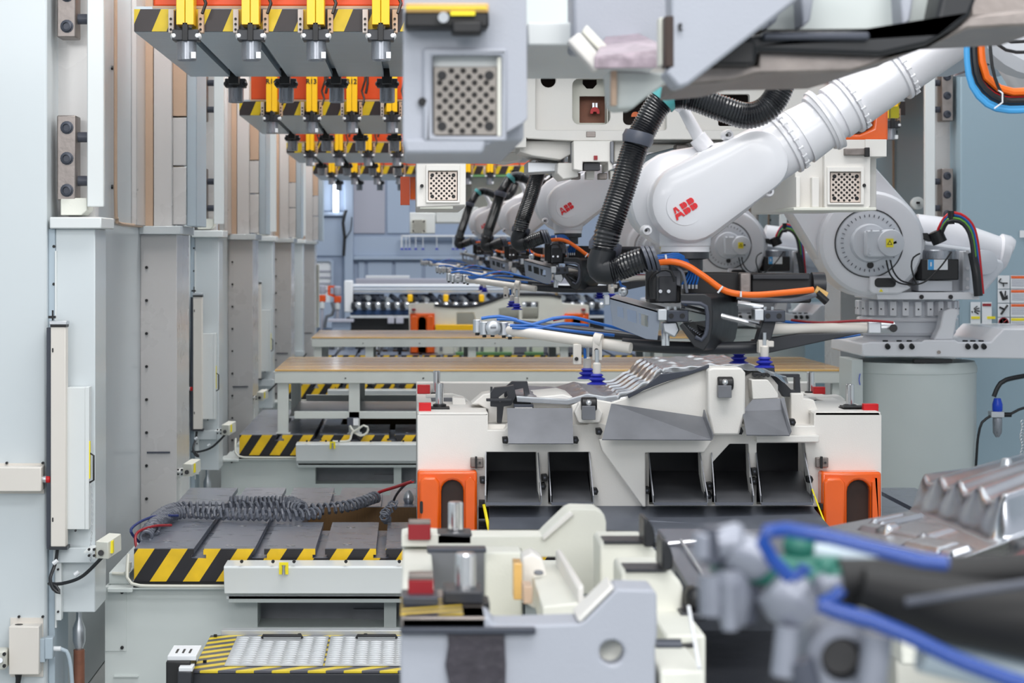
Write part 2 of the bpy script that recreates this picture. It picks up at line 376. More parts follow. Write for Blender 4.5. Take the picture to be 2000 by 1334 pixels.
def make_curtain(k, lab):
    D = 9.12; c = thing('light_curtain', lab, 'safety sensor', P(112, 1080, D), 'light curtain posts on the left columns')
    MB().pb(99, 636, 128, 1068, D, .07).done('housing', M_beige, c, bevel=.003)
    MB().pb(91, 640, 99, 1072, D+.02, .05).done('side_rail', M_carbon2, c)
    MB().pb(96, 627, 130, 634, D-.005, .08).done('cap', M_alu, c, bevel=.002)
    MB().pb(98, 634, 129, 639, D-.003, .075).done('band', M_black, c)
    MB().pb(96, 1068, 131, 1074, D-.004, .08).done('cap', M_carbon, c)
    for y in (684, 1015): MB().capsule(P(103, y-3, D-.001), .003, P(103, y+3, D-.001), .003, [(1, .001), (1, -.001)], 6).done('slot', M_black, c)
    MB().cyl(P(103, 626, D+.03), P(103, 606, D+.03), .004, 8).done('pin', M_black, c)
    MB().pb(94, 617, 108, 622, D+.02, .02).done('bracket', M_black, c)
    MB().tube(catmull([P(112, 1074, D+.04), P(108, 1100, D+.03), P(98, 1130, D-.02), P(104, 1150, D-.03), P(116, 1158, D-.03), P(110, 1146, D-.02), P(96, 1140, D), P(120, 1140, D), P(160, 1126, D-.03), P(200, 1088, D-.06)], .015), .008, 8).done('cable', M_rubber, c)
    for (a, b) in ((108, 1098), (150, 1120)): MB().cyl(P(a-4, b+3, D-.02), P(a+4, b-3, D-.02), .0095, 8).done('cable_tie', M_lab, c)
    return c
lc = make_curtain(0, 'beige light curtain post, tallest and nearest on the left column')
for k in range(1, 4): dup(lc, (0, k*STEP, 0), 'beige light curtain post on the %s left column from the camera' % ORD[k])
def make_cabinet(k, lab):
    D = 9.17; c = thing('side_cabinet', lab, 'cabinet', P(150, 1035, D), 'slim cabinets behind the light curtains')
    MB().pb(131, 757, 166, 1034, D, .075).done('body', M_colw, c, bevel=.002)
    MB().box(X(166, D), X(174, D), D-.002, D+.07, Z(1034, D), Z(756, D)).done('door', M_colw, c, bevel=.002)
    h = MB(); x = X(174, D); h.tube([(x, D+.01, Z(885, D)), (x+.02, D+.005, Z(890, D)), (x+.02, D+.005, Z(938, D)), (x, D+.01, Z(943, D))], .0045, 8); h.done('handle', M_black, c)
    MB().box(x-.001, x+.004, D+.0, D+.02, Z(935, D), Z(862, D)).done('yellow_strip', M_laby, c)
    bolt(c, X(148, D), D, Z(1036, D), .005)
    ch = MB()
    for i in range(26):
        z = Z(948+i*6.2, D); xx = X(179+2*math.sin(i*.2), D)
        ch.tube([Vector((xx+.004*math.cos(a)*(1 if i % 2 else .3), D-.01+.004*math.cos(a)*(.3 if i % 2 else 1), z+.0085*math.sin(a))) for a in [j*PI/4 for j in range(9)]], .0012, 5)
    o = ch.done('chain', M_alu, c); return c
cb = make_cabinet(0, 'slim pale cabinet with black handle and chain, on the nearest left column')
dup(cb, (0, STEP, 0), 'slim pale cabinet with black handle on the second left column')
dup(cb, (0, 2*STEP, 0), 'slim pale cabinet on the third left column, behind the second')

def make_sensor(k, lab, D=8.95, px=202, py=1072):
    c = thing('sensor_camera', lab, 'sensor', P(px, py+26, D), 'box sensors on brackets at the left columns')
    b = MB(); b.box(X(px-16, D), X(px+10, D), D, D+.15, Z(py+20, D), Z(py-14, D)); b.rot('Z', -.25, P(px, py, D)).rot('X', .12, P(px, py, D)); b.done('housing', M_beige2, c, bevel=.003)
    MB().cyl(P(px-5, py+8, D-.01), P(px-5, py+8, D+.02), .013, 14).done('cable_socket', M_black, c)
    MB().box(X(px+12, D), X(px+17, D), D+.02, D+.17, Z(py+10, D), Z(py-14, D)).done('yellow_window', M_laby, c)
    MB().pb(px-22, py-2, px-16, py+20, D+.02, .03).done('bracket', M_colw, c, bevel=.002)
    MB().box(X(px-40, D), X(px-22, D), D+.02, D+.22, Z(py+10, D), Z(py+7, D)).done('arm', M_colw, c)
    for dy in (2, 14):
        bolt(c, X(px-29, D), D+.02, Z(py+dy, D), .006); bolt(c, X(px-19, D), D+.02, Z(py+dy, D), .006)
    return c
sc_ = make_sensor(0, 'small beige sensor box with cable, lowest and nearest on the left column')
dup(sc_, (0, STEP, 0), 'small beige sensor box on the second left column near the striped bolster')
dup(sc_, (0, 3.45, -.02), 'small beige sensor box sticking out behind the nearest left column')
dup(sc_, (0, 3.45+STEP, -.0), 'small beige sensor box sticking out behind the second left column')
D = 9.1
for k, lab in ((0, 'long beige emergency stop box with red button at left edge'), (1, 'small beige emergency stop box on the second left column')):
    e = thing('emergency_stop_box', lab, 'switch box', P(40, 960, D)+Vector((0, k*STEP, 0)), 'emergency stop boxes')
    def pe(x0, y0, x1, y1, D_, dep): b = MB(); b.pb(x0, y0, x1, y1, D_, dep); return b.move((0, k*STEP, 0))
    x0 = -30 if k == 0 else 60
    pe(x0, 913, 80, 960, D, .1).done('body', M_beige, e, bevel=.004)
    pe(x0, 905, 86, 964, D+.09, .01).done('back_plate', M_beige, e)
    MB().cyl(P(80, 936, D+.05), P(91, 936, D+.05), .016, 14).move((0, k*STEP, 0)).done('collar', M_alu, e)
    MB().cyl(P(90, 936, D+.05), P(99, 936, D+.05), .018, 14).move((0, k*STEP, 0)).done('button', M_red, e, bevel=.004)
    for bx in (6, 77):
        if bx > x0: 
            o = bolt(e, X(bx, D), D+.09, Z(908, D), .006); o.location.y += k*STEP if False else 0
            for v_ in o.data.vertices: v_.co.y += k*STEP
j = thing('junction_box', 'beige junction box with grey plug and hose at lower left', 'junction box', P(48, 1319, D))
MB().pb(17, 1224, 76, 1318, D, .1).done('body', M_beige, j, bevel=.004)
MB().pb(20, 1207, 84, 1322, D+.09, .01).done('back_plate', M_beige, j)
MB().lathe(P(37, 1222, D+.05), (0, 0, 1), [(.0, 0), (.018, 0), (.018, .006), (.004, .006)], 14).done('knob', M_black, j)
MB().pb(77, 1248, 88, 1294, D+.03, .05).done('plug_base', M_colb, j, bevel=.003)
MB().pb(87, 1246, 103, 1288, D+.02, .06).done('plug', M_colb, j, bevel=.005)
MB().cyl(P(103, 1267, D+.05), P(119, 1267, D+.05), .011, 12).done('gland', M_lab, j)
MB().tube(catmull([P(118, 1267, D+.05), P(130, 1272, D+.05), P(138, 1300, D+.05), P(143, 1370, D+.06)], .02), .009, 10).done('hose', M_colb, j)
MB().tube([P(36, 1318, D+.05), P(36, 1325, D+.05), P(33, 1350, D+.05)], [.016, .013, .008], 10).done('cable_end', M_black, j)
for bx in (30, 77): bolt(j, X(bx, D), D+.09, Z(1211, D), .006)
lk = thing('latch_unit', 'grey metal latch housing cut by the left edge near the bottom', 'latch', P(0, 1310, 9.05))
MB().pb(-20, 1272, 10, 1309, 9.05, .1).done('body', M_beige2, lk, bevel=.008)
MB().cyl(P(0, 1290, 9.05), P(0, 1290, 9.0), .012, 12).done('stud', M_alu, lk)
for yy in (1277, 1300): bolt(lk, X(9, 9.05), 9.05, Z(yy, 9.05), .008)

# ================================================================ bed, bolster, slide of each press
TX = [-1.0+.288*i for i in range(17)]
def tprofile(x0, x1, ztop, zbot, slots, down=1, w=.023, h=.026, w2=.036, h2=.018):
    """outline in XZ of a plate whose top carries T slots; down=-1 for a plate with slots on its underside"""
    pts = [(x0, zbot), (x1, zbot), (x1, ztop)]
    for sx in [t for t in slots if x0+.06 < t < x1-.06][::-1]:
        d = down
        pts += [(sx+w, ztop), (sx+w, ztop-h*d), (sx+w2, ztop-h*d), (sx+w2, ztop-(h+h2)*d), (sx-w2, ztop-(h+h2)*d), (sx-w2, ztop-h*d), (sx-w, ztop-h*d), (sx-w, ztop)]
    pts.append((x0, ztop)); return pts
def make_bolster(k, lab):
    c = thing('bolster_plate', lab, 'machine bed', (1.2, 9.7, .631), 'steel bolsters of the press line')
    def sect(x0, x1, y0, y1, name='plate'):
        b = MB(); b.prism([(x, y0, z) for x, z in tprofile(x0, x1, .789, .631, TX)], (0, y1-y0, 0)); return b.done(name, M_bolst, c)
    sect(-1.305, 3.72, 9.72, 10.65); sect(-1.305, -.56, 10.653, 11.3); sect(.36, 3.72, 10.653, 11.3); sect(-1.305, 3.72, 11.303, 12.2)
    MB().box(-.56, .36, 11.296, 11.302, .64, .785).done('pit_wall', M_pit, c)
    MB().box(-.56, .36, 10.66, 11.3, .60, .64).done('pit_floor', M_hole, c)
    b = MB(); b.prism([(x, 9.7, z) for x, z in tprofile(-1.305, 3.72, .787, .634, TX)], (0, .018, 0)); b.done('striped_front', H_bol, c)
    b = MB(); b.box(-1.31, 3.7, 9.71, 9.9, .604, .634); b.done('base_plate', M_black, c)
    for (x, y) in ((-1.18, 9.95), (-.86, 9.8), (-.86, 10.5), (-1.1, 10.55), (-.57, 9.8), (-.3, 9.85), (-.3, 10.45), (-.57, 10.52), (-.02, 9.9), (-1.1, 11.6), (-.8, 11.9), (.1, 11.8), (-.45, 11.9)):
        MB().lathe((x, y, .7892), (0, 0, 1), [(.008, -.001), (.008, .002), (.022, .002), (.022, .0), (.016, -.001)][::-1], 14).done('lifting_eye', M_steel, c)
    return c
b0 = make_bolster(0, 'steel bolster with black and yellow striped front, nearest, under the coiled cables')
for k in range(1, 4): dup(b0, (0, k*STEP, 0), 'steel bolster with striped front edge, %s along the press line' % ORD[k])
def make_bed(k, lab):
    c = thing('press_bed', lab, 'machine bed', (1.2, 9.75, 0), 'press beds under the bolsters')
    D = 9.75; A = lambda x0, y0, x1, y1, d=D, dep=.3: MB().pb(x0, y0, x1, y1, d, dep)
    b = MB(); b.plate([(205, 1146), (2440, 1146), (2440, 1392), (205, 1392)], [[(503, 1225), (503, 1172), (509, 1165), (744, 1165), (750, 1171), (750, 1225)], [(774, 1225), (774, 1171), (780, 1165), (1020, 1165), (1026, 1171), (1026, 1225)]], D, .25)
    b.done('front_wall', M_bed, c)
    MB().box(-1.43, 3.9, 10.0, 12.9, 0, .58).done('body', M_bed, c)
    MB().box(-1.43, 3.9, 10.9, 12.9, .5, .604).done('top_wall', M_bed, c)
    MB().pb(503, 1160, 1040, 1230, 9.985, .01).done('opening_back', M_sheet, c)
    MB().pb(690, 1190, 750, 1222, 9.96, .02).done('inner_plate', M_sheet, c)
    MB().box(-1.43, -1.31, 9.68, 10.3, .585, .604).done('top_ledge', M_bed, c, bevel=.003)
    MB().box(-1.43, 3.9, 9.7, 10.0, .597, .603).done('rim', M_bed, c)
    A(205, 1147, 247, 1272, 9.745, .01).done('access_panel', M_bed, c, bevel=.001)
    for (x, y) in ((239, 1156), (239, 1264)): bolt(c, X(x, D), 9.745, Z(y, D), .008)
    A(222, 1320, 270, 1323, 9.735, .02).done('step_bar', M_bed, c)
    g = MB(); g.prism([(-.86, y, z) for y, z in ((9.5, .62), (9.47, .735), (9.478, .742), (9.66, .742), (9.66, .565), (9.6, .565), (9.6, .585), (9.5, .61))], (4.5, 0, 0)); go = g.done('guard_box', M_colw, c, bevel=.004)
    MB().box(-.85, 3.6, 9.6, 9.72, .55, .60).done('guard_rail', M_bed, c, bevel=.003)
    for x in (473, 534, 575, 676, 780):
        bolt(c, X(x, 9.5), 9.478, Z(1098, 9.45), .008); bolt(c, X(x, 9.6), 9.6, Z(1158, 9.6), .008)
    MB().pb(545, 1099, 563, 1122, 9.463, .012).done('notch', M_laby, c)
    MB().tube([P(554, 1122, 9.45), P(554, 1108, 9.45), P(554, 1104, 9.45)], [.008, .006, .01], 10).done('notch_pin', M_steel, c)
    r = MB(); r.tube(catmull([(-1.335, 9.72, .76), (-1.335, 9.68, .70), (-1.333, 9.66, .66), (-1.31, 9.65, .632), (-1.27, 9.65, .622), (-1.1, 9.65, .62), (-.86, 9.65, .62)], .03), .008, 8); r.done('rail', M_beige2, c)
    return c
e0 = make_bed(0, 'pale grey press bed with rectangular opening, nearest, below the striped bolster')
for k in range(1, 4): dup(e0, (0, k*STEP, 0), 'pale grey press bed, %s along the line from the camera' % ORD[k])
# small ducts and boxes beside the bed
sb = thing('cable_duct', 'grey box duct with bent pipe between left column and bolster', 'duct', (-1.38, 10.2, .604))
MB().box(-1.44, -1.34, 9.8, 10.9, .604, .66).done('body', M_bed, sb, bevel=.004)
MB().box(-1.42, -1.35, 10.9, 11.4, .66, .72).done('lid', M_carbon2, sb, bevel=.004)
MB().tube(catmull([(-1.42, 9.78, .66), (-1.36, 9.77, .66), (-1.335, 9.75, .68), (-1.33, 9.74, .72)], .02), .008, 8).done('pipe', M_beige2, sb)

SX = [-1.05+.305*i for i in range(16)]
def make_slide(k, lab):
    c = thing('press_slide', lab, 'machine slide', (1.2, 9.7, 3.238), 'overhead slides of the press line')
    b = MB(); b.prism([(x, 9.72, z) for x, z in tprofile(-1.305, 3.8, 3.238, 3.36, SX, -1, .019, .03, .03, .02)], (0, 2.48, 0)); b.done('base_plate', M_under, c)
    b = MB(); b.prism([(x, 9.7, z) for x, z in tprofile(-1.305, 3.8, 3.24, 3.345, SX, -1, .019, .03, .03, .02)], (0, .018, 0)); b.done('striped_front', H_sli, c)
    MB().box(-1.22, 3.72, 9.74, 12.1, 3.362, 3.62).done('orange_body', M_orange2, c, bevel=.01)
    MB().box(-1.22, 3.72, 9.715, 9.74, 3.350, 3.362).done('pink_edge', M_tan, c)
    MB().box(-1.3, 3.8, 9.76, 12.0, 3.622, 5.5).done('upper_body', M_colw, c, bevel=.01)
    for i, sx in enumerate(SX[:10]):
        a = MB(); x = sx+.09
        a.tube(catmull([(x, 9.66, 3.6), (x+.01, 9.62, 3.5), (x-.015, 9.62, 3.42), (x+.005, 9.6, 3.36), (x-.01, 9.58, 3.31)], .03), .008, 6)
        a.tube(catmull([(x+.02, 9.66, 3.6), (x+.03, 9.63, 3.48), (x+.015, 9.62, 3.4)], .03), .01, 6)
        a.done('clamp_cable', M_black, c)
    return c
s0 = make_slide(0, 'overhead press slide with striped front, nearest, at the top left')
for k in range(1, 4): dup(s0, (0, k*STEP, 0), 'overhead press slide with striped edge, %s along the line' % ORD[k])
def make_clamp(lab, front=True):
    x, y, zb = SX[0], (9.6 if front else 12.34), 3.238
    c = thing('die_clamp', lab, 'clamp', (x, y, zb-.1), 'die clamps on the overhead slides')
    s = 1 if front else -1
    if front:
        MB().box(x-.041, x-.001, y-.03, y+.1, zb+.02, zb+.75).done('yellow_rail', M_yel, c, bevel=.002)
        MB().box(x+.001, x+.041, y-.03, y+.1, zb+.02, zb+.75).done('yellow_rail', M_yel, c, bevel=.002)
        for dx in (-.075, .065):
            p = MB().box(x+dx-.012, x+dx+.014, y+.05, y+.1, zb-.01, zb+.1).done('hole_plate', M_tan if dx > 0 else M_label_p, c, bevel=.002)
            for dz in (.005, .03, .055): MB().cyl((x+dx, y+.045, zb+dz), (x+dx, y+.052, zb+dz), .006, 8).done('hole', M_hole, p)
    MB().box(x-.062, x+.062, y-.012, y+.09, zb-.052, zb+.0).done('bracket', M_carbon, c, bevel=.004)
    if not front: MB().box(x-.03, x+.03, 12.2, y, zb-.04, zb+.2).done('mount', M_black, c, bevel=.003)
    MB().box(x-.013, x+.013, y-.03, y+.0, zb-.055, zb+.03).done('slider', M_black, c, bevel=.002)
    for dx in (-.055, .055):
        MB().lathe((x+dx, y+.02, zb-.03), (0, -1, 0), [(.016, -.03), (.018, .01), (.012, .03), (.008, .036)], 12).done('cap', M_lab if front else M_black, c)
    MB().lathe((x, y+.05, zb-.05), (0, 0, -1), [(.036, 0), (.046, .003), (.046, .088), (.04, .092), (.036, .084)], 24).done('motor', M_motor, c)
    MB().box(x+.025, x+.047, y-.002, y+.02, zb-.135, zb-.105).done('sticker', M_lab, c) if front else None
    return c
M_label_p = mat('pale_plate', (216, 206, 200), .5, var=.05)
nth = ['first', 'second', 'third', 'fourth', 'fifth', 'sixth', 'seventh', 'eighth']
slidename = ['nearest slide', 'second slide', 'third slide', 'farthest slide']
cf = make_clamp('yellow die clamp, first from left on the front of the nearest slide', True)
cr = make_clamp('dark die clamp, first from left on the rear of the nearest slide', False)
cr.location.z += 0
for k in range(4):
    for i in range((4, 4, 5, 8)[k]):
        if k or i: dup(cf, (.305*i, k*STEP, 0), 'yellow die clamp, %s from left on the front of the %s' % (nth[i], slidename[k]))
    for i in range((4, 4, 4, 6)[k]):
        if k or i: dup(cr, (.305*i, k*STEP, 0), 'dark die clamp, %s from left on the rear of the %s' % (nth[i], slidename[k]))
dup(cr, (X(1100, 10.6)-SX[0], -1.85, -.04), 'short die clamp motor above the round hole of the white upper die')
dup(cr, (X(1572, 12.3)+.0-SX[0]+2.4, 2.9, 0), 'silver clamp motor at top right beside the dark column guide')
dup(cf, (X(1748, 15.5)-SX[0], STEP, -.05), 'yellow die clamp showing right of the orange upper hook')
# clamp numbers on the second slide
def text(s, name, size, m, parent, loc, bold=.0):
    cu = bpy.data.curves.new('t', 'FONT'); cu.body = s; cu.size = size; cu.align_x = 'CENTER'; cu.offset = bold; cu.extrude = .0006
    t = bpy.data.objects.new('t', cu); me = bpy.data.meshes.new_from_object(t)
    bpy.data.objects.remove(t)
    rt = parent
    while rt.parent is not None: rt = rt.parent
    M = Matrix.Translation(Vector(loc)-rt.location) @ Matrix.Rotation(PI/2, 4, 'X'); me.transform(M); me.materials.append(m)
    o = bpy.data.objects.new(name, me); COL.objects.link(o); o.parent = parent; return o
for o in [o for o in bpy.data.objects if o.get('label', '').startswith('yellow die clamp') and 'second slide' in o.get('label', '')]:
    i = round((o.location.x-SX[0])/.305)
    t = ['R14', 'R13', 'R12', 'R11'][i]
    text(t, 'clamp_number', .052, M_black, o, (o.location.x-.002, o.location.y-.033, Z(162, 15.5)), .001)
    o['label'] = 'yellow die clamp numbered %s on the front of the second slide' % t
# ================================================================ tables, platform, coiled cables
def make_table(lab):
    c = thing('transfer_table', lab, 'table', (1.2, 15.8, .789), 'slatted tables on the far bolsters')
    x0, x1, y0, y1, zt = -1.04, 3.38, 15.78, 17.7, 1.285
    n = 9
    for i in range(n):
        ya = y0+.01+(y1-y0-.02)*i/n; MB().box(x0+.0, x1, ya, ya+(y1-y0)/n-.022, zt-.014, zt).done('slat', M_slatb if i % 2 else M_slat, c, bevel=.004)
    MB().box(x0-.01, x1+.01, y0, y1, zt-.022, zt-.016).done('top_sheet', M_slatm, c)
    for y in (y0, y1-.06): MB().box(x0, x1, y, y+.06, zt-.105, zt-.024).done('rail', M_slatm, c, bevel=.003)
    for x in (x0, x1-.06): MB().box(x, x+.06, y0+.06, y1-.06, zt-.105, zt-.024).done('end_rail', M_slatm, c)
    MB().box(x0+.15, x1, y0+.02, y0+.08, .905, .96).done('lower_rail', M_slatm, c, bevel=.003)
    MB().box(x0+.15, x1, y1-.08, y1-.02, .905, .96).done('lower_rail', M_slatm, c, bevel=.003)
    MB().box(x0+.1, x1-.1, y0+.15, y1-.2, .90, .915).done('lower_shelf', M_alu, c)
    for x in (x0+.02, x0+.57, 0.62, 1.6, 2.6, x1-.12):
        for y in (y0+.02, y1-.1):
            MB().box(x, x+.085, y, y+.07, .795, zt-.1).done('leg', M_slatm, c, bevel=.004)
            MB().box(x-.01, x+.1, y-.01, y+.09, .789, .797).done('foot', M_slatm, c)
    for x in (-.5, .1, .9, 2.0, 3.0): MB().box(x, x+.012, y0-.004, y0, zt-.07, zt-.062).done('scratch_bolt', M_black, c)
    return c
t0 = make_table('table with amber slats and white frame on the second bolster, the nearer one')
tb2 = dup(t0, (0, 5.95, 0), 'table with amber slats and white frame on the third bolster, farther back')
for (dx, lab) in ((0, 'grey switch box with curled white cable on the nearer slatted table'),):
    c = thing('switch_box', lab, 'switch box', P(687, 816, 15.7))
    MB().pb(678, 816, 700, 832, 15.74, .05).done('body', M_clamp, c, bevel=.003)
    MB().pb(690, 817, 700, 831, 15.735, .01).done('plate', M_lab, c)
    MB().tube(catmull([P(684, 832, 15.74), P(690, 842, 15.7), P(704, 851, 15.68), P(717, 845, 15.68), P(718, 834, 15.68), P(710, 831, 15.68), P(700, 838, 15.68), P(688, 845, 15.68), P(684, 858, 15.66), P(675, 862, 15.6), P(650, 862, 15.55)], .02), .009, 6).done('cable', M_beige2, c)

c = thing('rolling_platform', 'low platform with two tread plates and worn striped border at bottom', 'platform', (.4, 8.54, .45))
zt = .45
MB().box(-.907, .9, 8.54, 9.33, .2, zt-.012).done('body', M_carbon, c, bevel=.006)
MB().box(-.907, .9, 8.54, 9.33, zt-.012, zt).done('striped_border', H_mat, c, bevel=.003)
MB().box(-.86, .9, 9.335, 9.4, .3, zt+.02).done('back_strip', M_tread, c, bevel=.003)
for x0, x1 in ((-.78, -.365), (-.357, .06), (.068, .48)):
    t = MB().box(x0, x1, 8.62, 9.27, zt+.001, zt+.008).done('tread_plate', M_tread, c, bevel=.002)
    b = MB()
    for i in range(7):
        for j in range(13):
            xx = x0+.035+i*.058; yy = 8.66+j*.047
            if xx > x1-.03 or (abs(xx-(x0+x1)/2) < .1 and yy > 9.16): continue
            b.rings([[(xx+a*.026, yy-.010, zt+.008), (xx+a*.026, yy-.008, zt+.008+.005*(1-a*a)), (xx+a*.026, yy+.016, zt+.0085)] for a in (-1, -.5, 0, .5, 1)])
    s_ = b.done('tread_bumps', M_tread, t); s_['kind'] = 'stuff'
    MB().tube([((x0+x1)/2-.09, 9.2, zt+.01), ((x0+x1)/2-.085, 9.2, zt+.022), ((x0+x1)/2+.085, 9.2, zt+.022), ((x0+x1)/2+.09, 9.2, zt+.01)], .007, 8).done('handle', M_black, t)
for (x, y) in ((-.88, 9.28), (-.5, 9.3), (-.2, 9.3), (.1, 9.3), (-.87, 8.7)): MB().cyl((x, y, zt), (x, y, zt+.012), .008, 8).done('bolt', M_black, c)
k_ = thing('connector_block', 'black and white cable connector block at the platform corner', 'connector', P(350, 1334, 8.5))
MB().pb(324, 1292, 372, 1345, 8.5, .25).done('body', M_black, k_, bevel=.006)
MB().box(X(326, 8.5), X(382, 8.5), 8.52, 8.75, Z(1292, 8.5), Z(1283, 8.5)).done('top_plate', M_lab, k_, bevel=.002)
for i in range(3): MB().box(X(338+i*13, 8.5), X(342+i*13, 8.5), 8.58, 8.66, Z(1283, 8.5), Z(1282, 8.5)).done('slot', M_black, k_)
MB().pb(347, 1312, 374, 1345, 8.44, .1).done('side_plug', M_carbon, k_, bevel=.004)
MB().box(X(349, 8.45), X(376, 8.45), 8.45, 8.54, Z(1312, 8.45), Z(1304, 8.45)).done('pink_cap', M_lab, k_, bevel=.002)

def coil(pts, turns_per_m, R, r):
    path = catmull(pts, .004); out = []; T = 0
    up = Vector((0, 0, 1)); 
    for i in range(len(path)-1):
        t = (path[i+1]-path[i]); L = t.length; t.normalize(); u = t.cross(up).normalized(); w_ = t.cross(u)
        T += L*turns_per_m*2*PI; out.append(path[i]+(u*math.cos(T)+w_*math.sin(T))*R)
    return MB().tube(out, r, 6)
zb = .789
def G(px, py, z): D = (EYE-z)*F/(py-490); return P(px, py, D)
A0 = [G(272, 1052, .80), G(300, 1018, .83), G(345, 996, .83), G(430, 997, .83), G(540, 998, .83), G(650, 1000, .83)]
for pts, tm, lab in (([Vector((-1.29, 10.0, .80)), G(300, 1024, .83), G(350, 1002, .83), G(440, 1004, .83), G(560, 1006, .83), G(625, 1002, .83)], 31, 'coiled grey cable lying in front across the nearest bolster'),
                     ([Vector((-1.27, 10.15, .82)), G(306, 1012, .83), G(350, 992, .83), G(450, 992, .83), G(560, 990, .83), G(600, 995, .83), G(680, 988, .84), G(736, 970, .86)], 28, 'coiled grey cable stretching towards the die across the bolster'),
                     ([G(446, 980, .83), G(500, 980, .83), G(565, 980, .83), G(590, 990, .83)], 44, 'coiled grey cable bunched tightly behind the other two')):
    o = coil(pts, tm, .027, .0082); o.o = pts[0]; tag(o.done('coiled_cable', M_coil), lab, 'cable', 'coiled cables on the bolster')
o = MB(G(340, 988, .83)); o.tube(catmull([G(318, 992, .83), G(345, 986, .83), G(430, 986, .84), G(446, 980, .83)], .03), .006, 8); tag(o.done('straight_cable', M_coil), 'thin grey cable lead running into the rear coil', 'cable')
o = coil([G(756, 1015, .80), G(750, 1005, .84), G(765, 990, .87), G(768, 980, .9)], 34, .022, .0055); o.o = G(756, 1015, .8); tag(o.done('coiled_cable', M_coil), 'short loose cable coil hanging by the brown bolster pit', 'cable')
for m, pts, r, lab in ((mat('navy_hose', (30, 48, 110), .4), [(-1.33, 10.1, .76), (-1.36, 10.0, .84), (-1.30, 10.3, .86), (-1.2, 10.6, .83)], .007, 'dark blue hose looping at the left corner of the bolster'),
                       (M_redd, [(-1.31, 9.9, .72), (-1.33, 9.95, .82), (-1.27, 10.1, .84), (-1.2, 10.3, .82)], .007, 'red hose looping at the left corner of the bolster')):
    o = MB(pts[0]); o.tube(catmull(pts, .02), r, 8); tag(o.done('hose', m), lab, 'hose')
o = MB(P(745, 962, 11.2)); o.tube(catmull([P(737, 972, 11.3), P(740, 962, 11.2), P(770, 952, 11.0), P(806, 940, 10.5)], .03), .009, 8); tag(o.done('hose', M_red), 'dark red hose running from the coil to the white die', 'hose')
o = MB(P(768, 980, 11.1)); o.tube(catmull([P(768, 980, 11.2), P(775, 965, 11.1), P(790, 948, 10.8), P(806, 938, 10.5)], .03), .007, 8); tag(o.done('hose', M_clamp), 'grey blue hose beside the dark red one at the die', 'hose')

cp_ = MB(P(797, 985, 11.4)); cp_.lathe(Vector((X(798, 11.45), 11.45, .789)), (0, 0, 1), [(.022, 0), (.03, .02), (.026, .045), (.012, .068), (.002, .075)], 18); tag(cp_.done('cone_pin', M_steel), 'bullet shaped steel pin on the bolster beside the white die', 'pin')
# ================================================================ guide posts and red blocks shared by the dies
def post(parent, px, py0, py1, D, r=.0205):
    o = MB().lathe(P(px, py1, D), (0, 0, 1), [(r, 0), (r, Z(py0, D)-Z(py1, D)-.004), (r*.85, Z(py0, D)-Z(py1, D))], 20).done('guide_post', M_chrome, parent)
    z = Z(py1, D); x = X(px, D)
    MB().box(x-.05, x+.05, D-.045, D+.045, z-.02, z+.0).done('post_base', M_black, parent, bevel=.003)
    MB().lathe((x, D, z), (0, 0, 1), [(.034, 0), (.034, .012), (.022, .016)], 16).done('post_collar', M_black, parent)
    return o
def redblock(parent, x0, y0, x1, y1, D, m=None): return MB().pb(x0, y0, x1, y1, D, .045).done('red_block', m or M_red, parent, bevel=.002)

# ================================================================ lower die of the nearest full press
DD = 10.15
L = thing('lower_die', 'large white lower die with dark scrap chutes, in focus on the nearest bolster', 'stamping die', (1.17, DD, .789), 'dies of the press line')
A = lambda: MB()
outer = [(815, 812), (820, 808), (948, 808), (953, 806), (953, 840), (985, 840), (992, 829), (1148, 829), (1150, 826), (1176, 826), (1192, 832), (1392, 832), (1445, 832), (1560, 832), (1562, 850), (1600, 850),
         (1590, 806), (1718, 806), (1722, 812), (1722, 1046), (1606, 1046), (1600, 990), (953, 990), (935, 990), (935, 1046), (815, 1046)]
outer[13:16] = [(1572, 832), (1590, 832)]
holes = [[(950, 883), (1048, 883), (1051, 960), (1055, 985), (950, 985)], [(1071, 883), (1152, 883), (1158, 985), (1071, 985)],
         [(1268, 884), (1368, 884), (1370, 930), (1380, 985), (1268, 985)], [(1391, 904), (1425, 867), (1462, 867), (1464, 930), (1471, 985), (1391, 985)],
         [(1478, 865), (1572, 865), (1580, 940), (1586, 985), (1478, 985)]]
A().plate(outer, holes, DD, .10).done('front_wall', M_white, L, bevel=.006)
A().box(X(815, DD), X(815, DD)+.08, DD+.1, 11.9, .789, 1.39).done('side_wall', M_white, L, bevel=.005)
A().box(X(1722, DD)-.1, X(1722, DD), DD+.1, 11.9, .789, 1.39).done('side_wall', M_white, L, bevel=.005)
A().box(X(815, DD), X(1722, DD), 11.8, 11.92, .789, 1.44).done('rear_wall', M_white, L, bevel=.006)
A().box(X(940, DD), X(1600, DD), DD+.55, DD+.6, .80, 1.32).done('inner_wall', M_carbon, L)
A().box(X(935, DD), X(1600, DD), DD+.1, DD+.6, 1.30, 1.33).done('deck_wall', M_white, L)
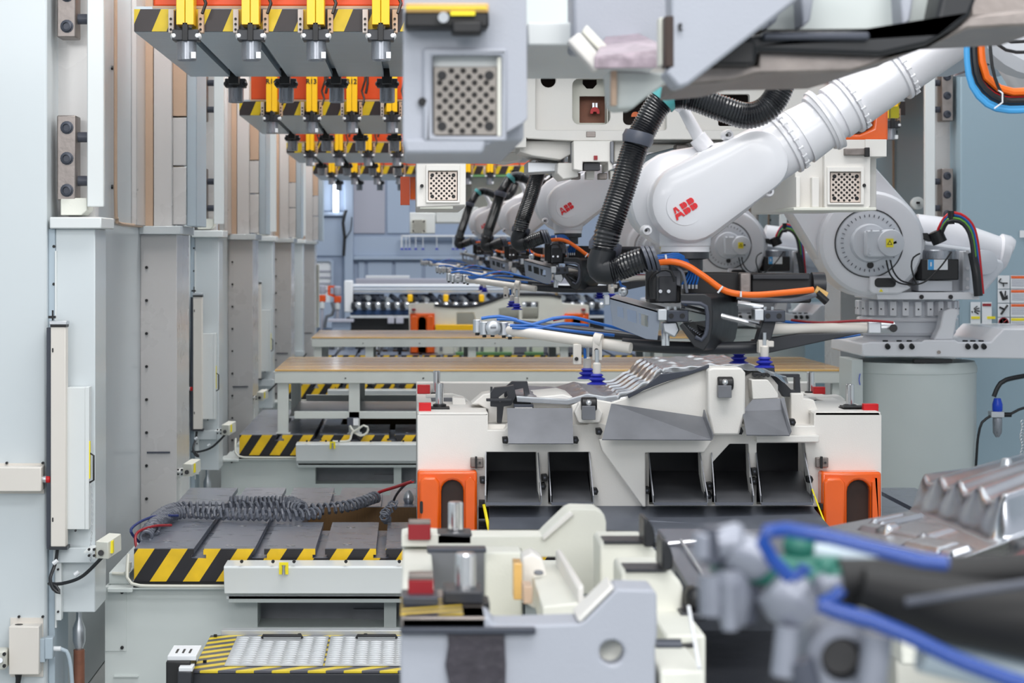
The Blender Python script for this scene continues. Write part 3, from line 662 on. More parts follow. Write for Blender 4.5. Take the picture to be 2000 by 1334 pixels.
# left and right shoulders
A().box(X(817, DD), X(953, DD), DD+.0, DD+.75, Z(812, DD), Z(806, DD)).done('shoulder', M_white, L, bevel=.004)
A().box(X(1592, DD), X(1720, DD), DD+.0, DD+.75, Z(812, DD), Z(804.5, DD)).done('shoulder', M_white, L, bevel=.004)
A().pp([(846, 806), (953, 806), (953, 800), (912, 799), (908, 778), (884, 776), (884, 798), (846, 800)], 10.7, .12).done('step_block', M_white, L, bevel=.004)
A().pp([(832, 772), (884, 770), (905, 776), (935, 800), (935, 806), (832, 806)], 11.3, .1).done('step_block', M_white, L, bevel=.004)
A().pb(832, 777, 884, 799, 11.28, .02).done('recess_plate', M_sheet, L)
A().pp([(953, 842), (953, 800), (935, 790), (920, 790), (944, 770), (985, 764), (1040, 775), (1040, 830), (985, 830), (975, 842)], 10.45, .2).done('web_block', M_white, L, bevel=.006)
A().pp([(1545, 768), (1570, 768), (1570, 778), (1590, 781), (1600, 806), (1594, 832), (1560, 852), (1545, 830)], 10.32, .2).done('web_block', M_white, L, bevel=.006)
A().pp([(1568, 776), (1642, 773), (1650, 780), (1650, 806), (1585, 806), (1574, 800)], 11.3, .12).done('step_block', M_white, L, bevel=.004)
A().pb(1572, 781, 1611, 800, 11.28, .02).done('recess_plate', M_sheet, L)
A().pb(846, 804, 900, 806, 10.3, .1).done('yellow_shim', M_tan, L); A().pb(1624, 804, 1676, 806, 10.3, .1).done('yellow_shim', M_tan, L)
# punch body in white casting
A().pp([(1117, 832), (1117, 792), (1150, 778), (1195, 786), (1225, 776), (1300, 748), (1352, 729), (1385, 719), (1385, 775), (1392, 832)], 10.17, .5).done('punch_body', M_white, L, bevel=.006)
A().pp([(1130, 826), (1122, 806), (1132, 787), (1160, 787), (1178, 806), (1172, 826)], 10.10, .1).done('punch_nose', M_white, L, bevel=.006)
A().pp([(1383, 722), (1392, 718), (1448, 718), (1456, 728), (1456, 806), (1448, 832), (1444, 850), (1392, 850), (1388, 830), (1383, 806)], 10.08, .25).done('punch_column', M_white, L, bevel=.010)
A().pp([(1455, 735), (1475, 724), (1500, 728), (1520, 752), (1520, 775), (1535, 795), (1545, 832), (1455, 832)], 10.25, .4).done('punch_body', M_white, L, bevel=.008)
A().pp([(1468, 742), (1500, 742), (1508, 752), (1520, 770), (1520, 778), (1470, 780)], 10.12, .12).done('punch_step', M_white, L, bevel=.004)
A().pp([(1040, 797), (1120, 797), (1120, 776), (1100, 770), (1040, 776)], 10.28, .5).done('punch_body', M_white, L, bevel=.006)
# lower skirt details
A().pp([(1170, 858), (1392, 858), (1376, 884), (1260, 884), (1262, 990), (1255, 990), (1176, 880)], 10.09, .08).done('skirt_panel', M_white, L, bevel=.006)
A().pb(1478, 851, 1600, 864, 10.08, .09).done('lip', M_white, L, bevel=.004)
# scrap flaps and chutes
def sheet(pix, D0, D1, name='scrap_flap', th=.006, m=None):
    """bent sheet: pix = four corners (top-left, top-right, bottom-right, bottom-left); top at D1, bottom at D0"""
    q = [P(*pix[0], D1), P(*pix[1], D1), P(*pix[2], D0), P(*pix[3], D0)]
    n = (q[1]-q[0]).cross(q[3]-q[0]).normalized()
    if n.y < 0: n = -n
    return A().prism(q, n*th).done(name, m or M_sheet, L)
sheet([(990, 797), (1118, 797), (1120, 866), (993, 866)], 9.95, 10.12)
sheet([(1194, 788), (1372, 814), (1390, 859), (1176, 858)], 9.93, 10.12)
sheet([(1372, 814), (1374, 800), (1392, 850), (1389, 859)], 9.93, 10.12)
sheet([(1450, 803), (1534, 800), (1542, 850), (1458, 849)], 9.95, 10.10)
sheet([(1470, 780), (1524, 778), (1534, 801), (1450, 803)], 10.1, 10.12)
sheet([(1524, 778), (1532, 776), (1546, 842), (1542, 850)], 9.95, 10.12)
for (a, b, c_, d_) in ((950, 1050, 1056, 949), (1072, 1150, 1158, 1077), (1268, 1366, 1381, 1277), (1391, 1460, 1471, 1397), (1478, 1570, 1588, 1487)):
    top = 900
    q0, q1 = P(a, 905, 10.7), P(b, 905, 10.7)
    sheet([(a+6, 920), (b-4, 920), (c_-2, 981), (d_+2, 981)], 10.0, 10.68, 'chute_floor')
    for s_ in (0, 1):
        bx, tx = ((d_, a), (c_, b))[s_]
        pts = [P(tx, 884, 10.14), P(tx, 884, 10.6), P(tx, 930, 10.6), P(bx, 983, 9.99), P(bx, 968, 9.99)]
        A().prism(pts, (.005 if s_ else -.005, 0, 0)).done('chute_side', M_sheet, L)
    A().prism([P(d_, 981, 9.99), P(c_, 981, 9.99), P(c_, 987, 9.985), P(d_, 987, 9.985)], (0, .005, 0)).done('chute_lip', M_carbon2, L)
for (x, y) in ((987, 860), (1124, 860), (1170, 843), (1394, 843), (1445, 842), (1548, 825), (943, 938), (1064, 933), (1060, 950), (1162, 960), (1264, 958), (1386, 949), (1384, 968), (1474, 921), (1473, 940), (1582, 937)):
    h = A().pp([(x-6, y-6), (x+4, y-7), (x+7, y), (x+4, y+7), (x-5, y+6)], 10.1, .045).done('chute_hinge', M_black, L, bevel=.002)
    A().cyl(P(x, y, 10.1), P(x, y, 10.09), .006, 8).done('bolt', M_carbon2, h)
for (x0, x1) in ((919, 944), (1594, 1618)):
    h = A().pb(x0, 894, x1, 913, 10.12, .03).done('catch', M_worn, L, bevel=.003)
    A().pb(x0+9, 892, x0+13, 915, 10.10, .02).done('catch_bar', M_black, h); A().cyl(P(x0+18, 904, 10.12), P(x0+18, 904, 10.10), .006, 8).done('bolt', M_black, h)
# roller supports
for (x, y0, y1, ytop) in ((1416, 753, 777, 733), (1150, 793, 820, 782)):
    A().pb(x-13, y0, x+13, y1, 10.03, .05).done('support_pad', M_sheet, L, bevel=.002)
    A().lathe(P(x-15, y0-4, 10.08), (1, 0, 0), [(.03, 0), (.034, .006), (.034, .07), (.03, .076)], 20).done('roller', M_black, L)
    A().ball(P(x, y0-6, 10.05), .017).done('steel_ball', M_chrome, L)
# front deck, orange hooks
A().prism([P(955, 988, 10.15), P(1586, 988, 10.15), P(1622, 1030, 9.75), P(1622, 1052, 9.75), P(955, 1052, 9.75)], (0, 0, -.02)).done('scrap_deck', M_deck, L, bevel=.002)
A().box(X(955, 10), X(1600, 10), 9.8, 10.14, .789, .86).done('deck_body', M_carbon, L)
def hook(x0, x1, y0, y1, D, sx0, sx1, sy, parent, dep=.2, sc=1):
    cx = (sx0+sx1)/2; r = (sx1-sx0)/2
    inner = [(sx0, y1)]+[(cx-r*math.cos(a), sy+r-r*1.0*math.sin(a)) for a in [PI*i/8 for i in range(9)]]+[(sx1, y1)]
    pts = [(x0, y1), (x0, y0), (x1, y0), (x1, y1)]+inner[::-1]
    h = MB().pp(pts, D, dep).done('lifting_hook', M_orange, parent, bevel=.014, seg=3)
    MB().pb(sx0-2, sy, sx1+2, y1, D+.05, .02).done('hook_recess', M_brown, h)
    for (a, b) in ((x0+4*sc, sx0-4*sc), (sx1+4*sc, x1-4*sc)):
        ya = y0+12*sc; MB().pp([(a, y1-1), (a, ya+8*sc), (a+8*sc, ya), (b-8*sc, ya), (b, ya+10*sc), (b, y1-1)], D-.03, .05).done('hook_cheek', M_orange, h, bevel=.012, seg=3)
    return h
hook(815, 932, 920, 1044, 10.06, 862, 905, 938, L)
hook(1605, 1722, 922, 1044, 10.06, 1655, 1700, 938, L)
A().capsule(P(823, 982, 10.02), .007, P(823, 1000, 10.02), .007, [(1, .01), (1, -.004)], 8).done('slot_plate', M_black, L)
A().tube(catmull([P(945, 985, 10.0), P(950, 1010, 9.98), P(957, 1045, 9.9)], .03), .008, 8).done('yellow_cord', M_laby, L)
A().tube(catmull([P(1586, 955, 10.0), P(1597, 985, 9.98), P(1612, 1024, 9.9)], .03), .004, 8).done('yellow_cord', M_laby, L)
A().pb(936, 978, 948, 992, 10.05, .05).done('cord_clip', M_black, L, bevel=.002)
A().pb(1602, 984, 1612, 996, 10.05, .05).done('cord_clip', M_black, L, bevel=.002)
# posts and red blocks
post(L, 858.5, 748, 794, 10.4); post(L, 853, 724, 771, 11.7); post(L, 1660, 750, 795, 10.4); post(L, 1583, 726, 769, 11.7)
for a in ((818, 787, 842, 804, 10.25), (815, 752, 840, 769, 11.6), (1687, 789, 1716, 805, 10.25), (1590, 756, 1612, 770, 11.6)): redblock(L, *a)
A().pb(1648, 794, 1716, 797, 10.3, .1).done('base_strip', M_black, L)
# dark locating frames
def frame(pix, hole, D, dep=.05): return A().plate(pix, [hole], D, dep).done('locator_frame', M_carbon, L, bevel=.002)
frame([(1493, 712), (1512, 712), (1514, 731), (1562, 731), (1564, 768), (1568, 775), (1530, 775), (1524, 765), (1493, 732)], [(1522, 737), (1553, 737), (1553, 762), (1546, 762)], 10.35)
frame([(958, 768), (966, 757), (990, 755), (1004, 752), (1008, 775), (998, 792), (984, 794), (980, 826), (971, 826), (971, 795), (958, 794)], [(974, 776), (990, 764), (993, 774), (976, 786)], 10.3)
frame([(985, 758), (1000, 745), (1030, 745), (1036, 775), (1040, 800), (1008, 800), (1000, 782), (985, 775)], [(1004, 762), (1022, 758), (1024, 772), (1008, 776)], 10.42, .04)
A().pb(950, 779, 1000, 784, 10.24, .04).done('locator_bar', M_carbon, L, bevel=.002); A().pb(958, 756, 962, 780, 10.5, .04).done('locator_bar', M_carbon, L)
A().pb(1004, 790, 1042, 797, 10.18, .05).done('locator_bar', M_carbon2, L, bevel=.002); A().pb(1006, 797, 1040, 803, 10.14, .04).done('locator_pad', M_white, L)
A().pb(1472, 728, 1500, 735, 10.2, .05).done('locator_bar', M_carbon, L, bevel=.002)
for x in (1474, 1483, 1492, 1500): A().cyl(P(x, 733, 10.2), P(x, 733, 10.17), .01, 10).done('locator_pin', M_black, L)
# stamped sheet lying on the punch
SP = [(1010, 775), (1040, 777), (1110, 781), (1150, 770), (1185, 776), (1225, 771), (1262, 752), (1288, 728), (1300, 719), (1350, 717), (1400, 714), (1450, 712), (1480, 716), (1510, 726), (1540, 740)]
def prof(px):
    for (a, b), (c_, d_) in zip(SP, SP[1:]):
        if px <= c_:
            t = (px-a)/(c_-a); t = t*t*(3-2*t) if abs(d_-b) > 12 else t; return b+(d_-b)*t
    return SP[-1][1]
def zf(x, y):
    px = 800+x*F/10.2; z = Z(prof(px), 10.2)
    if 1210 < px < 1296:
        z += .012*max(0., min(1., .5+2.2*math.sin((y-10.2)*34)))
    elif px >= 1296: z += .010*max(0, math.sin((y-10.2)*26+x*3))*max(0, math.sin(x*34))+.003*math.sin(x*70)*math.sin(y*34)
    else: z += .008*max(0, math.sin(x*44))*max(0, math.sin(y*22))
    if y < 10.26: z -= (10.26-y)*.35
    return z
nx, ny = 150, 60
sp = MB((X(1280, 10.2), 10.7, 1.6)); sp.grid([X(1010, 10.2)+(X(1540, 10.2)-X(1010, 10.2))*i/nx for i in range(nx+1)], [10.2+.95*j/ny for j in range(ny+1)], zf, .003)
tag(sp.done('stamped_panel', M_pan, ang=60), 'shiny stamped sheet metal panel lying on the white die in focus', 'metal panel')
MB().pp([(1225, 771), (1262, 754), (1290, 731), (1352, 723), (1385, 712), (1385, 719), (1352, 730), (1300, 746), (1262, 760), (1228, 778)], 10.14, .03).done('panel_flange', M_carbon2, L, bevel=.002)

# ================================================================ upper die of the same press
U = thing('upper_die', 'white upper die with round holes and cavities behind the robot arm', 'stamping die', (1.17, DD, 3.1), 'dies of the press line')
outer = [(813, 104), (1725, 104), (1725, 196), (1600, 200), (1560, 268), (1480, 272), (1330, 272), (1250, 272), (1240, 275), (1120, 275), (1030, 270), (1028, 268), (1028, 288), (813, 288)]
rr = lambda x0, y0, x1, y1, r: arc(x1-r, y0+r, r, 90, 0, 4)+arc(x1-r, y1-r, r, 0, -90, 4)+arc(x0+r, y1-r, r, -90, -180, 4)+arc(x0+r, y0+r, r, 180, 90, 4)
D2 = DD
A().plate(outer, [rr(1046, 112, 1302, 254, 5), rr(1340, 112, 1500, 254, 5)], D2, .07).done('front_wall', M_white, U, bevel=.006)
A().plate([(1040, 106), (1310, 106), (1310, 260), (1040, 260)], [[(1071+15*math.cos(a), 156+15*math.sin(a)) for a in [2*PI*i/16 for i in range(16)]], rr(1118, 153, 1192, 243, 14),
          rr(1217, 184, 1268, 244, 10)], D2+.07, .05).done('cavity_wall', M_white, U, bevel=.003)
A().plate([(1330, 106), (1520, 106), (1520, 260), (1330, 260)], [rr(1403, 184, 1464, 246, 4)], D2+.07, .05).done('cavity_wall', M_white, U, bevel=.003)
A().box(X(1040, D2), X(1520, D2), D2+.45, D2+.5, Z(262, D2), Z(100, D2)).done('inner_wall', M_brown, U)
A().plate([(1116, 150), (1194, 150), (1194, 246), (1116, 246)], [[(1138, 155), (1166, 155), (1166, 164), (1158, 173), (1146, 173), (1138, 164)], [(1132, 188), (1182, 188), (1182, 240), (1132, 240)]], D2+.2, .03).done('pocket_wall', M_cream, U, bevel=.002)
for s_ in ((1118, 1120), (1190, 1192)): A().box(X(s_[0], D2), X(s_[1], D2), D2+.12, D2+.2, Z(243, D2), Z(153, D2)).done('pocket_side', M_cream, U)
A().pb(1132, 188, 1182, 240, D2+.3, .01).done('pocket_back', M_rust, U)
MB().pp([(1153, 222)]+[(1162+9*math.cos(a), 218-9*math.sin(a)) for a in [PI-PI*i/8 for i in range(9)]]+[(1171, 222), (1166, 222), (1165, 218), (1159, 218), (1158, 222)], D2+.24, .02).done('red_hook', M_red, U)
A().pb(1157, 201, 1161, 210, D2+.25, .02).done('chain_link', M_alu, U); A().pb(1163, 201, 1167, 210, D2+.25, .02).done('chain_link', M_alu, U)
MB().pp([(1233, 228)]+[(1241+8*math.cos(a), 226-8*math.sin(a)) for a in [PI-PI*i/8 for i in range(9)]]+[(1249, 228)], D2+.24, .02).done('orange_hook', M_cable_o, U)
A().pb(1403, 200, 1464, 238, D2+.3, .01).done('pocket_back', M_rust, U)
A().pb(1145, 257, 1163, 268, D2-.004, .01).done('name_plate', M_worn, U, bevel=.002)
# side, body and heel boxes with perforated plates
A().box(X(813, D2), X(1725, D2), D2+.5, D2+1.6, Z(268, D2), Z(104, D2)).done('body', M_white, U, bevel=.006)
def perf(parent, x0, y0, x1, y1, D, n, m, rs, dep=.02, name='wear_plate'):
    p = MB().pb(x0, y0, x1, y1, D, dep).done(name, m, parent, bevel=.0015)
    hb = MB(); w_, h_ = x1-x0, y1-y0; r = rs*w_*D/F
    for j in range(n*2+1):
        for i in range(n):
            fx = (i+.5+(.5 if j % 2 else 0)-.03*(j-n)/n)/(n+.5); fy = (j+.7)/(n*2+1.4)
            if fx > .97 or (abs(abs(fx-.5)-.38) < .11 and abs(abs(fy-.5)-.38) < .075): continue
            hb.cyl(P(x0+w_*fx, y0+h_*fy, D-.0012), P(x0+w_*fx, y0+h_*fy, D+.004), r, 10)
    o = hb.done('plug_holes', M_hole, p); o['kind'] = 'stuff'
    for (fx, fy) in ((.13, .13), (.87, .13), (.13, .87), (.87, .87)):
        MB().lathe(P(x0+w_*fx, y0+h_*fy, D), (0, -1, 0), [(r*1.6, 0), (r*1.6, .002), (r*.8, .0022), (r*.8, .001)], 14).done('plate_bolt', M_black, p)
    return p
A().plate([(813, 303), (855, 303), (855, 308), (910, 306), (910, 401), (813, 405)], [[(836, 334), (894, 334), (894, 392), (836, 392)]], 10.05, .3).done('heel_box', M_white, U, bevel=.006)
A().pb(813, 303, 910, 404, 10.2, 1.5).done('heel_body', M_white, U, bevel=.006)
perf(U, 837, 335, 893, 391, 10.06, 5, M_ceil, .042)
A().plate([(832, 322), (898, 322), (898, 396), (832, 396)], [[(836, 333), (894, 333), (894, 393), (836, 393)]], 10.035, .02).done('heel_frame', M_white, U, bevel=.002)
A().pb(820, 400, 885, 408, 10.06, .4).done('heel_foot', M_cream, U, bevel=.003)
A().plate([(1610, 272), (1700, 272), (1700, 404), (1696, 408), (1614, 408), (1610, 404)], [[(1621, 336), (1682, 336), (1682, 396), (1621, 396)]], 10.05, .3).done('heel_box', M_white, U, bevel=.006)
A().pb(1553, 275, 1612, 410, 10.1, 1.3).done('heel_body', M_white, U, bevel=.006); A().pb(1612, 275, 1712, 408, 10.2, 1.3).done('heel_body', M_white, U, bevel=.006)
perf(U, 1622, 337, 1681, 395, 10.06, 5, M_ceil, .042)
A().plate([(1616, 326), (1688, 326), (1688, 400), (1616, 400)], [[(1621, 335), (1682, 335), (1682, 397), (1621, 397)]], 10.035, .02).done('heel_frame', M_white, U, bevel=.002)
A().pb(1555, 345, 1563, 405, 10.05, .06).done('rib', M_white, U, bevel=.003); A().pb(1586, 346, 1600, 405, 10.05, .06).done('rib', M_white, U, bevel=.003)
A().pb(1550, 405, 1712, 411, 10.04, .5).done('heel_foot', M_cream, U, bevel=.003)
A().pb(1690, 272, 1732, 306, 10.04, .4).done('side_lug', M_white, U, bevel=.003)
A().pb(1650, 290, 1690, 303, 10.02, .05).done('latch', M_worn, U, bevel=.003); A().pb(1690, 288, 1699, 306, 10.0, .03).done('latch_end', M_black, U, bevel=.003)
for (x, y) in ((824, 363), (1688, 362)): A().cyl(P(x, y, 10.03), P(x, y, 10.05), .009, 8).done('bolt', M_black, U)
h = MB().pp([(1610, 275), (1735, 275), (1735, 196), (1712, 196), (1706, 250), (1680, 262), (1650, 262)], 10.05, .25).done('lifting_hook', M_orange, U, bevel=.012, seg=3)
A().pb(1612, 190, 1712, 262, 10.25, .06).done('hook_recess', M_brown, h)
A().pp([(1612, 140), (1640, 140), (1625, 160), (1612, 160)], 10.1, .1).done('hook_tip', M_orange, h, bevel=.006)
A().pb(1740, 208, 1756, 230, 11, .05).done('striped_lug', M_laby, U)
A().pb(782, 345, 800, 400, 10.9, .1).done('orange_lug', M_orange2, U)
# lower fittings of the upper die
for pix, D_, dep, m in (([(1015, 275), (1118, 275), (1118, 300), (1095, 312), (1040, 304), (1015, 296)], 10.25, .4, M_white), ([(1120, 275), (1197, 275), (1197, 330), (1188, 334), (1188, 316), (1138, 316), (1138, 334), (1120, 331)], 10.08, .35, M_white),
                        ([(1200, 275), (1250, 275), (1250, 300), (1232, 312), (1200, 316)], 10.25, .4, M_white), ([(1090, 318), (1125, 318), (1130, 345), (1100, 350), (1088, 338)], 10.2, .4, M_white),
                        ([(1030, 316), (1108, 318), (1108, 334), (1030, 338)], 10.4, .3, M_alu), ([(940, 300), (1020, 296), (1020, 312), (990, 318), (940, 312)], 10.9, .3, M_white), ([(1198, 330), (1270, 300), (1330, 285), (1480, 285), (1480, 330), (1250, 345), (1200, 345)], 10.6, .3, M_colb),
                        ([(1350, 276), (1540, 276), (1540, 300), (1350, 300)], 10.4, .4, M_white), ([(1320, 282), (1345, 282), (1345, 305), (1320, 305)], 10.35, .1, M_worn),
                        ([(1115, 276), (1121, 276), (1121, 312), (1115, 318)], 10.2, .1, M_sheet), ([(1192, 276), (1199, 276), (1199, 322), (1192, 316)], 10.06, .1, M_sheet)):
    A().pp(pix, D_, dep).done('fitting', m, U, bevel=.005)
A().pb(1140, 318, 1172, 333, 10.12, .1).done('locator', M_carbon, U, bevel=.002)
A().pb(1160, 304, 1167, 312, 10.07, .01).done('red_sticker', M_redd, U)
for i, x in enumerate((1095, 1118, 1145, 1170, 1192, 1215)): A().pb(x, 334+(i % 2)*4, x+16, 350, 10.3, .1).done('spacer', M_worn if i % 2 else M_white, U, bevel=.003)

# ================================================================ die of the farthest press, and other far die pieces
def fx(x): return x
V = thing('lower_die', 'white lower die with curved top and orange hooks, far behind the slatted tables', 'stamping die', (1.2, 28.2, .789), 'dies of the press line')
D4 = 28.15
q = lambda x0, y0, x1, y1, D=D4, dep=.3, name='block', m=M_cream, b=.01: MB().pb(x0, y0, x1, y1, D, dep).done(name, m, V, bevel=b)
curve = [(850, 598), (870, 600), (905, 601), (935, 598), (960, 590), (985, 580), (1010, 577), (1075, 578), (1096, 582)]
MB().plate([(798, 593), (850, 592)]+curve+[(1098, 592), (1150, 596), (1152, 640), (1140, 690), (800, 690)],
           [[(892, 611), (925, 611), (928, 622), (925, 638), (892, 638)], [(975, 604), (1014, 596), (1014, 626), (975, 630)], [(1020, 590), (1052, 590), (1052, 624), (1020, 624)], [(1098, 645), (1092, 680), (1060, 680), (1060, 645)]], D4, .2).done('front_wall', M_cream, V, bevel=.01)
q(860, 600, 1095, 650, D4+.35, .1, 'inner_wall', M_beige2)
MB().tube(catmull([P(x, y-2, D4) for x, y in [(850, 597)]+curve], .1), .02, 6).done('top_seal', M_carbon, V)
for x0, x1 in ((801, 849), (1103, 1150)):
    hook(x0, x1, 612, 690, D4-.05, x0+16, x0+31, 619, V, .3, .4)
q(804, 603, 812, 607, D4-.1, .1, 'red_block', M_redd); q(1136, 603, 1144, 607, D4-.1, .1, 'red_block', M_redd)
q(850, 634, 928, 646, D4-.1, .1, 'yellow_base', M_yel)
q(930, 640, 1160, 690, D4-.12, .1, 'base_plate', M_sheet)
c = thing('die_lower_shoe', 'white die shoe with green bars seen between the far table legs', 'stamping die', (1, 27.9, .79))
for x0 in (855, 893, 935, 972, 1030, 1072): MB().pb(x0, 672, x0+32, 692, 27.3, .2).done('block', M_cream, c, bevel=.01); MB().pb(x0+4, 674, x0+9, 686, 27.28, .03).done('slot', M_sheet, c)
MB().pb(890, 688, 1000, 694, 27.2, .1).done('green_bar', M_grn, c, bevel=.005); MB().pb(1025, 688, 1062, 694, 27.2, .1).done('green_bar', M_grn, c, bevel=.005)
# small far upper die
c = thing('upper_die', 'small pale far upper die with perforated plate and orange lug', 'stamping die', P(815, 400, 27.6), 'dies of the press line')
MB().pb(800, 415, 850, 456, 27.6, .8).done('heel_box', M_colw, c, bevel=.01)
perf(c, 804, 429, 832, 455, 27.57, 5, M_beige2, .045)
MB().pb(850, 404, 935, 436, 27.8, .6).done('body', M_colw, c, bevel=.02); MB().pb(920, 345, 1090, 410, 28.2, .6).done('upper_body', M_cream, c, bevel=.02)
MB().pb(800, 345, 813, 390, 27.9, .3).done('orange_lug', M_orange, c, bevel=.01); MB().pb(900, 341, 1030, 345, 27.65, .3).done('green_bar', M_grn, c)
MB().pb(813, 345, 930, 420, 28.5, .5).done('side_body', M_cream, c)
# ================================================================ dies of the press the camera stands beside (near, soft focus)
N_ = thing('lower_die', 'nearest lower die, white with cool shade painted in, chrome posts, cut by the bottom edge', 'stamping die', (.3, 4.15, .789), 'dies of the press line')
DN = 4.15
B = lambda: MB()
c8 = [(1195+24*math.cos(a), 1275-24*math.sin(a)) for a in [2*PI*i/20 for i in range(20)]]
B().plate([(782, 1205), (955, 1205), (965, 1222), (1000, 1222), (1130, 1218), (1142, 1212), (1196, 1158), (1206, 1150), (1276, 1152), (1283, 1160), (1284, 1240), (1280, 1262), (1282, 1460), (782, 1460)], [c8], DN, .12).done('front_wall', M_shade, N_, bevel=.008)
B().cyl(P(1195, 1275, DN+.05), P(1195, 1275, DN+.07), .03, 20).done('hole_plug', M_cream, N_)
B().prism([P(1134, 1217, DN), P(1200, 1150, DN), P(1196, 1143, DN), P(1126, 1211, DN)], (0, .12, 0)).done('sloped_lip', M_white, N_, bevel=.004)
B().box(X(782, DN), X(1045, DN), DN-.02, DN+.0, Z(1236, DN), Z(1223, DN)).done('dark_rail', M_carbon2, N_, bevel=.003)
pb_ = [(875, 1238), (985, 1238), (988, 1300), (984, 1460), (880, 1460), (872, 1420), (878, 1340), (870, 1300), (876, 1262)]
B().pp(pb_, DN-.012, .014).done('rough_patch', M_dirty, N_, bevel=.002)
B().box(X(782, DN), X(950, DN), DN, DN+.34, Z(1205, DN)-.03, Z(1205, DN)).done('post_deck', M_worn, N_, bevel=.004)
B().box(X(782, DN), X(905, DN), DN+.02, DN+.22, Z(1205, DN)-.0, Z(1205, DN)+.002).done('striped_tape', H_near, N_)
post(N_, 909, 1080, 1170, 4.34, .022); post(N_, 890, 980, 1045, 5.7, .0215)
B().pb(866, 1155, 944, 1180, 4.28, .12).done('post_foot', M_carbon, N_, bevel=.004); B().pb(853, 1043, 922, 1064, 5.62, .12).done('post_foot', M_carbon, N_, bevel=.004)
redblock(N_, 797, 1133, 847, 1165, 4.3, M_redd); redblock(N_, 797, 1024, 841, 1055, 5.6, M_redd)
B().pb(798, 1122, 846, 1133, 4.3, .05).done('block_cap', M_worn, N_, bevel=.002); B().pb(798, 1018, 841, 1025, 5.6, .05).done('block_cap', M_worn, N_, bevel=.002)
B().pb(786, 1166, 856, 1184, 4.26, .1).done('block_base', M_carbon2, N_, bevel=.003)
# left side, far end beam
DF = 5.62
B().box(X(786, DF), X(786, DF)+.08, 4.3, 5.75, .9, Z(1066, 5.7)).done('side_wall', M_cream, N_, bevel=.006)
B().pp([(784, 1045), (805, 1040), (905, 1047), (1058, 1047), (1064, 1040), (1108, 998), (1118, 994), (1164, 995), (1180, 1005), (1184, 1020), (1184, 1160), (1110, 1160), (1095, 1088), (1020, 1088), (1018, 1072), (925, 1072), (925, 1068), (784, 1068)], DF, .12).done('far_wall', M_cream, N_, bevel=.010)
B().prism([P(1060, 1056, DF), P(1120, 1004, DF), P(1112, 997, DF), P(1058, 1046, DF)], (0, -.02, 0)).done('sloped_lip', M_white, N_, bevel=.004)
B().pb(948, 1078, 1020, 1240, 5.3, .1).done('inner_wall', M_cream, N_, bevel=.006)
B().pb(836, 1078, 948, 1180, 5.55, .05).done('window_plate', M_sheet, N_)
B().pb(834, 1072, 950, 1080, 5.2, .06).done('cross_bar', M_carbon2, N_, bevel=.003)
B().box(X(790, 5), X(1284, 4.4), 4.27, 5.6, 1.14, 1.2).done('inner_floor', M_cream, N_)
B().prism([P(1030, 1095, 5.4), P(1090, 1095, 5.4), P(1150, 1175, 4.6), P(1060, 1185, 4.6)], (0, .0, -.06)).done('inner_ramp', M_cream, N_, bevel=.004)
B().prism([P(1085, 1105, 5.3), P(1096, 1103, 5.3), P(1140, 1178, 4.6), P(1128, 1183, 4.6)], (0, 0, .04)).done('inner_rib', M_white, N_, bevel=.004)
B().pb(1003, 1100, 1020, 1172, 5.0, .08).done('wear_block', M_slat, N_, bevel=.003); B().pb(1022, 1145, 1040, 1180, 4.8, .08).done('wear_block', M_tan, N_, bevel=.003)
B().pp([(1020, 1090), (1040, 1080), (1060, 1092), (1075, 1150), (1045, 1190), (1020, 1175)], 5.1, .1).done('inner_block', M_white, N_, bevel=.006)
B().lathe(P(1052, 1120, 5.05), (0, -.3, 1), [(.012, 0), (.012, .004)], 14).done('pin_hole', M_sheet, N_)
for (x0, y0, x1, y1, D_, px0, py0, py1, pD) in ((1172, 1058, 1290, 1150, 5.25, 1258, 1013, 1069, 5.2), (1214, 1113, 1334, 1208, 4.75, 1293, 1055, 1115, 4.7)):
    B().pp([(x0, y0+4), (x0+8, y0), (x1-26, y0), (x1-6, y0+22), (x1, y0+34), (x1, y1+30), (x0, y1+30)], D_, .2).done('rear_block', M_cream, N_, bevel=.008)
    B().pb(x0+8, y0-1, x0+88, y0+4, D_-.01, .1).done('block_slot', M_carbon, N_)
    B().pp([(px0, py1), (px0, py0), (px0+9, py0+2), (px0+18, py0+17), (px0+22, py0+33), (px0+22, py1-6), (px0+16, py1)], pD, .12).done('rubber_pad', M_rubber, N_, bevel=.005)
B().box(X(1284, 4.2), X(1370, 4.2), 4.15, 4.5, .8, Z(1300, 4.2)).done('front_step', M_cream, N_, bevel=.008)
B().box(X(1284, 4.6), X(1360, 4.6), 4.45, 5.3, 1.0, Z(1215, 4.6)).done('side_step', M_cream, N_, bevel=.008)
B().cyl(P(1280, 1262, 4.4), P(1330, 1262, 4.4), .016, 12).done('air_plug', M_carbon2, N_); B().cyl(P(1328, 1262, 4.4), P(1356, 1260, 4.4), .006, 8).done('plug_pin', M_black, N_)
B().tube([P(1345, 1185, 4.3), P(1366, 1305, 4.1)], .004, 8).done('thin_rod', M_lab, N_)
B().pb(1340, 1150, 1376, 1200, 4.7, .08).done('black_knob', M_black, N_, bevel=.02); B().pb(1330, 1198, 1380, 1214, 4.68, .1).done('knob_base', M_carbon, N_, bevel=.004)
